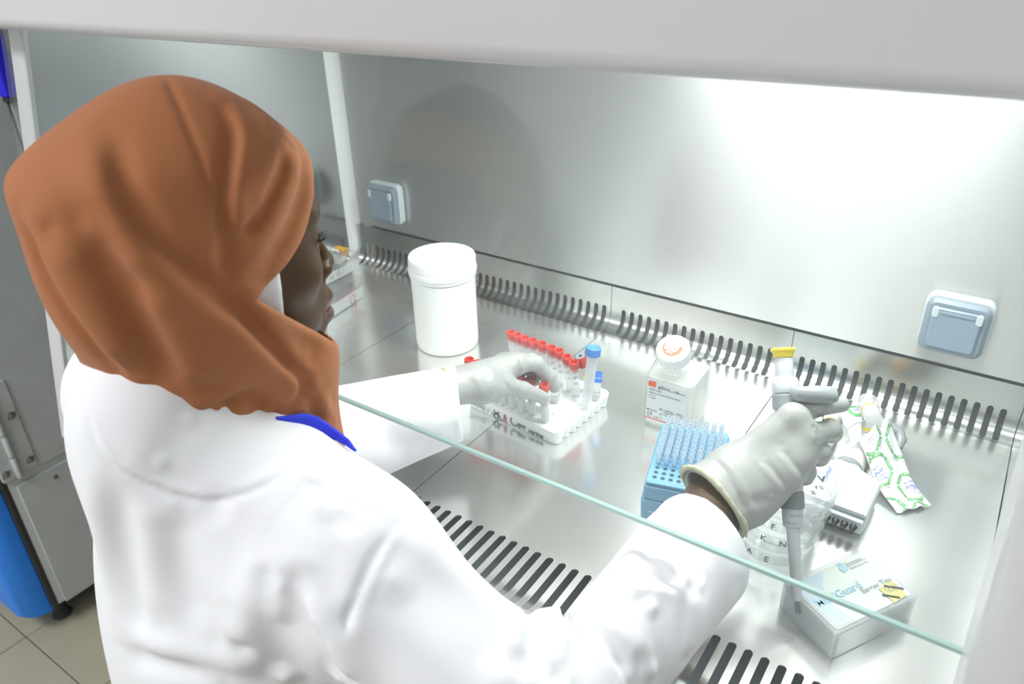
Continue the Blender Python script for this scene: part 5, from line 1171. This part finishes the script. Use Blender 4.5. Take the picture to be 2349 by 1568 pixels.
def build_rim(Hd, back, r):
    """rolled bead round the mouth of a glove's cuff"""
    W0, W1 = [np.array(v) for v in Hd['W']]; ax = W1 - W0; ax /= np.linalg.norm(ax)
    b = np.asarray(back, float); b = b - ax * (b @ ax); b /= np.linalg.norm(b); c = np.cross(ax, b)
    ring = [W0 + ax * (.0015 + .0012 * math.sin(3 * t)) + c * r * .99 * math.cos(t) + b * r * .82 * math.sin(t) for t in np.linspace(0, 2 * pi, 25)]
    F = Field.even(np.min(ring, 0) - .01, np.max(ring, 0) + .01, .0014); F.chain(ring, [.0032 + .0007 * math.sin(5 * k) for k in range(24)] + [.0032], .002, .001)
    return F
# ---- the worker as one thing: the body mesh at top level, clothing and gloves as her children
mat('skin', (.075, .039, .016), .44, spec=.28, sub=.03, bump=(900, .05, (1, 1, 1)), coat=.05)
mat('lip', (.135, .075, .075), .38)
mat('hair_black', (.008, .007, .007), .5)
mat('hijab_cloth', (.40, .145, .055), .85, sheen=.08, bump=(1600, .12, (1, 1, 1)))
mat('coat_cloth', (.86, .865, .90), .8, sub=.05, bump=(1300, .10, (1, 1, 1)))
mat('cap_knit', (.82, .82, .84), .8, bump=(1400, .06, (1, 1, .5)))
mat('latex', (.40, .405, .39), .42, sub=.08, bump=(700, .06, (1, 1, 1)))
mat('latex_rim', (.52, .52, .38), .45)
mat('blue_cloth', (.02, .04, .72), .7)
BR = np.array([.66, -.55, .50]); BL = np.array([.35, -.30, .90])
def sculpt(name, F, m, parent=None, it=1, lam=.4, post=None):
    V, Q = F.mesh(); V = relax(V, Q, it, lam)
    if post: V = post(V)
    me = bpy.data.meshes.new(name); me.from_pydata(V.tolist(), [], Q.tolist()); me.update()
    return link(name, me, m, parent, True, 180)
body = sculpt('person', build_body(), 'skin')
body['label'] = 'seated woman in rust-brown headscarf and white coat, gloved hands working inside the cabinet'
body['category'] = 'person'
# lips and brow take their own colour from where they are on the face
body.data.materials.append(MATS['lip']); body.data.materials.append(MATS['hair_black'])
V = np.array([v.co for v in body.data.vertices]); Lc = (V - HN) @ HA.T * 1000
zone = np.zeros(len(V), int)
lipz = (Lc[:, 0] > -6) & (abs(Lc[:, 1]) < 22) & (((Lc[:, 2] > -91) & (Lc[:, 2] < -79)) | ((Lc[:, 2] > -76) & (Lc[:, 2] < -67))); zone[lipz] = 1
brow = (Lc[:, 0] > -36) & (abs(Lc[:, 1]) > 9) & (abs(Lc[:, 1]) < 44) & (abs(Lc[:, 2] - (24 - .006 * (abs(Lc[:, 1]) - 26) ** 2)) < 2.6); zone[brow] = 2
for p in body.data.polygons:
    z_ = zone[list(p.vertices)]; p.material_index = int(np.bincount(z_).argmax())
for sg in (-1, 1):
    lash = MB()
    for k in range(17):
        a = math.radians(-62 + 124 * k / 16); r0 = 14.6
        b0 = hd(-29 + 13.0 * math.cos(a), sg * 31 + r0 * math.sin(a), -1.5); b1 = hd(-29 + 18.5 * math.cos(a), sg * 31 + (r0 + 3) * math.sin(a), -2.5); b2 = hd(-29 + 23 * math.cos(a), sg * 31 + (r0 + 5) * math.sin(a), 0)
        j_ = .0012 * math.sin(7.3 * k); lash.tube([b0, b1 + HU * j_ + HR * j_ * .6, b2 + HU * j_ * 2 + HR * j_ * 1.6], [.00055, .00035, .0001], 4)
    lash.build('eyelashes', 'hair_black', body)['kind'] = 'stuff'
sculpt('undercap', build_undercap(), 'cap_knit', body, 2)
sculpt('headscarf', build_hijab(), 'hijab_cloth', body, 1, .35)
coat = sculpt('lab_coat', build_coat(), 'coat_cloth', body, 1, .4)
for Hd, fo, bk, ex in ((HAND_R, GLOVE_R_FOLDS, BR, {}), (HAND_L, GLOVE_L_FOLDS, BL, dict(wr=(.0245, .021, .0185), hr=(.0125, .0135, .0125, .0125)))):
    g = sculpt('glove', build_glove(Hd, fo, .0016, bk, **ex), 'latex', body, 1, .3)
    sculpt('cuff_rim', build_rim(Hd, bk, ex.get('wr', (.045,))[0]), 'latex_rim', g, 1, .3)
# blue collar showing between scarf and coat
cl = [(-.464, .319, .2935), (-.4605, .330, .2875), (-.4585, .340, .2815), (-.4565, .3490, .2735), (-.4530, .357, .2640), (-.4440, .3625, .2570), (-.4320, .3625, .2545), (-.4190, .3580, .2545)]
mb = MB(); lp = []
for i, p in enumerate(cl):
    p = Vector(p); t = (Vector(cl[min(i + 1, 7)]) - Vector(cl[max(i - 1, 0)])).normalized(); o_ = Vector((.80, -.52, .28)); o_ = (o_ - t * o_.dot(t)).normalized(); u_ = t.cross(o_); hw = (.0012, .0040, .0065, .0072, .0060, .0042, .0030, .0012)[i]
    lp.append([p + u_ * hw * math.cos(q) + o_ * .0026 * math.sin(q) for q in np.linspace(0, 2 * pi, 13)[:-1]])
mb.loops(lp); mb.build('blue_collar', 'blue_cloth', body)
# stool under her
st = thing('stool', 'round laboratory stool the woman in the white coat sits on', 'stool', (-.56, .24, -.8995))
MB().lathe([(.001, .405), (.17, .405), (.178, .412), (.178, .425), (.168, .432), (.001, .434)], 40).build('seat', 'fridge_dark', st)
MB().lathe([(.03, .03), (.028, .06), (.024, .10), (.024, .404)], 20).build('column', 'screw_metal', st)
for k in range(5):
    a = 2 * pi * k / 5 + .3; MB().tube([(.02 * math.cos(a), .02 * math.sin(a), .06), (.24 * math.cos(a), .24 * math.sin(a), .035)], [.018, .013], 10).build('leg', 'screw_metal', st)
    MB().lathe([(.012, .001), (.018, .006), (.018, .02), (.010, .028)], 14, T(.24 * math.cos(a), .24 * math.sin(a), 0)).build('glide', 'fridge_dark', st)
# ---- pipette held upright in the right hand
P0 = Vector((-.081, .615, .020)); P1 = Vector((-.166, .740, .237)); PL = (P1 - P0).length
q = Vector((0, 0, 1)).rotation_difference((P1 - P0).normalized())
hp = thing('held_pipette', 'grey and white single-channel pipette gripped upright in the gloved right hand', 'pipette', P0, rot=q.to_euler())
L = lambda prof, n=28: MB().lathe(prof, n)
L([(.0024, 0), (.0026, .001), (.0030, .012), (.0034, .0125)], 20).build('nozzle', 'pipette_hook', hp)
L([(.0042, .0126), (.0052, .0135), (.0062, .055), (.0068, .085), (.0072, .0875)]).build('shaft', 'pipette_grey', hp)
L([(.0092, .0876), (.0100, .089), (.0104, .104), (.0108, .1062)]).build('lower_sleeve', 'pipette_grey', hp)
L([(.0122, .1064), (.0127, .1075), (.0128, .1225), (.0122, .124)]).build('dark_ring', 'pipette_dark', hp)
bd_ = L([(.0118, .1242), (.0124, .128), (.0126, .165), (.0118, .200), (.0112, .226)]).build('body', 'pipette_grey', hp)
L([(.0128, .2262), (.0134, .2275), (.0134, .240), (.0118, .2425)]).build('upper_collar', 'pipette_white', hp)
L([(.0092, .2427), (.0096, .244), (.0092, .262), (.0085, .2635)]).build('plunger', 'pipette_white', hp)
L([(.0094, .2637), (.0102, .2645), (.0108, .2690), (.0132, .2705), (.0134, .2722), (.0120, .2738), (.006, .2742)]).build('push_button', 'yellow', hp)
# finger hook, curling to the right over the index finger
inv = q.inverted()
def lw(p): return inv @ (Vector(p) - P0)
hk = [lw(p) for p in ((-.1505, .7235, .2075), (-.1370, .7130, .2140), (-.1225, .7180, .2165), (-.1110, .7290, .2135), (-.1080, .7370, .2065))]
mb = MB(); mb.tube(hk, [.0085, .0085, .0095, .0095, .0050], 16); mb.build('finger_hook', 'pipette_hook', hp)
L([(.0122, .2085), (.0140, .2095), (.0140, .2235), (.0122, .2250)]).build('hook_ring', 'pipette_hook', hp)
# smudged writing on the body, turned to the viewer
va = lw((0, 0, .65)); a0 = math.atan2(va.y, va.x)
def on_pip(z0, r, da=0): return lambda x, y, l: ((r + l) * math.cos(a0 + da + x / r), (r + l) * math.sin(a0 + da + x / r), z0 + y)
mb = MB()
for k in range(5): stroke(mb, [(-.006 + .001 * k, .008 - .0014 * k), (.001, .0075 - .001 * k), (.007, .006 - .0016 * k), (.002 + .001 * k, .003 - .0012 * k)], .0006, None, bend=on_pip(.134, .0128))
mb.build('marker_scrawl', 'ink_grey', hp, False)
mb = MB(); lettering(mb, '20-200 ul', .0038, None, -.002, 0, bend=on_pip(.0985, .0108)); lettering(mb, 'CAL 03', .0036, None, -.008, 0, bend=on_pip(.0910, .0105)); mb.build('print', 'ink_grey', hp, False)
# ================================================================== lift everything onto the room's scale (floor at z = 0)
for o in list(bpy.data.objects):
    if o.parent is None and o.type in ('MESH', 'EMPTY'): o.location.z += Z0
bpy.context.view_layer.update()
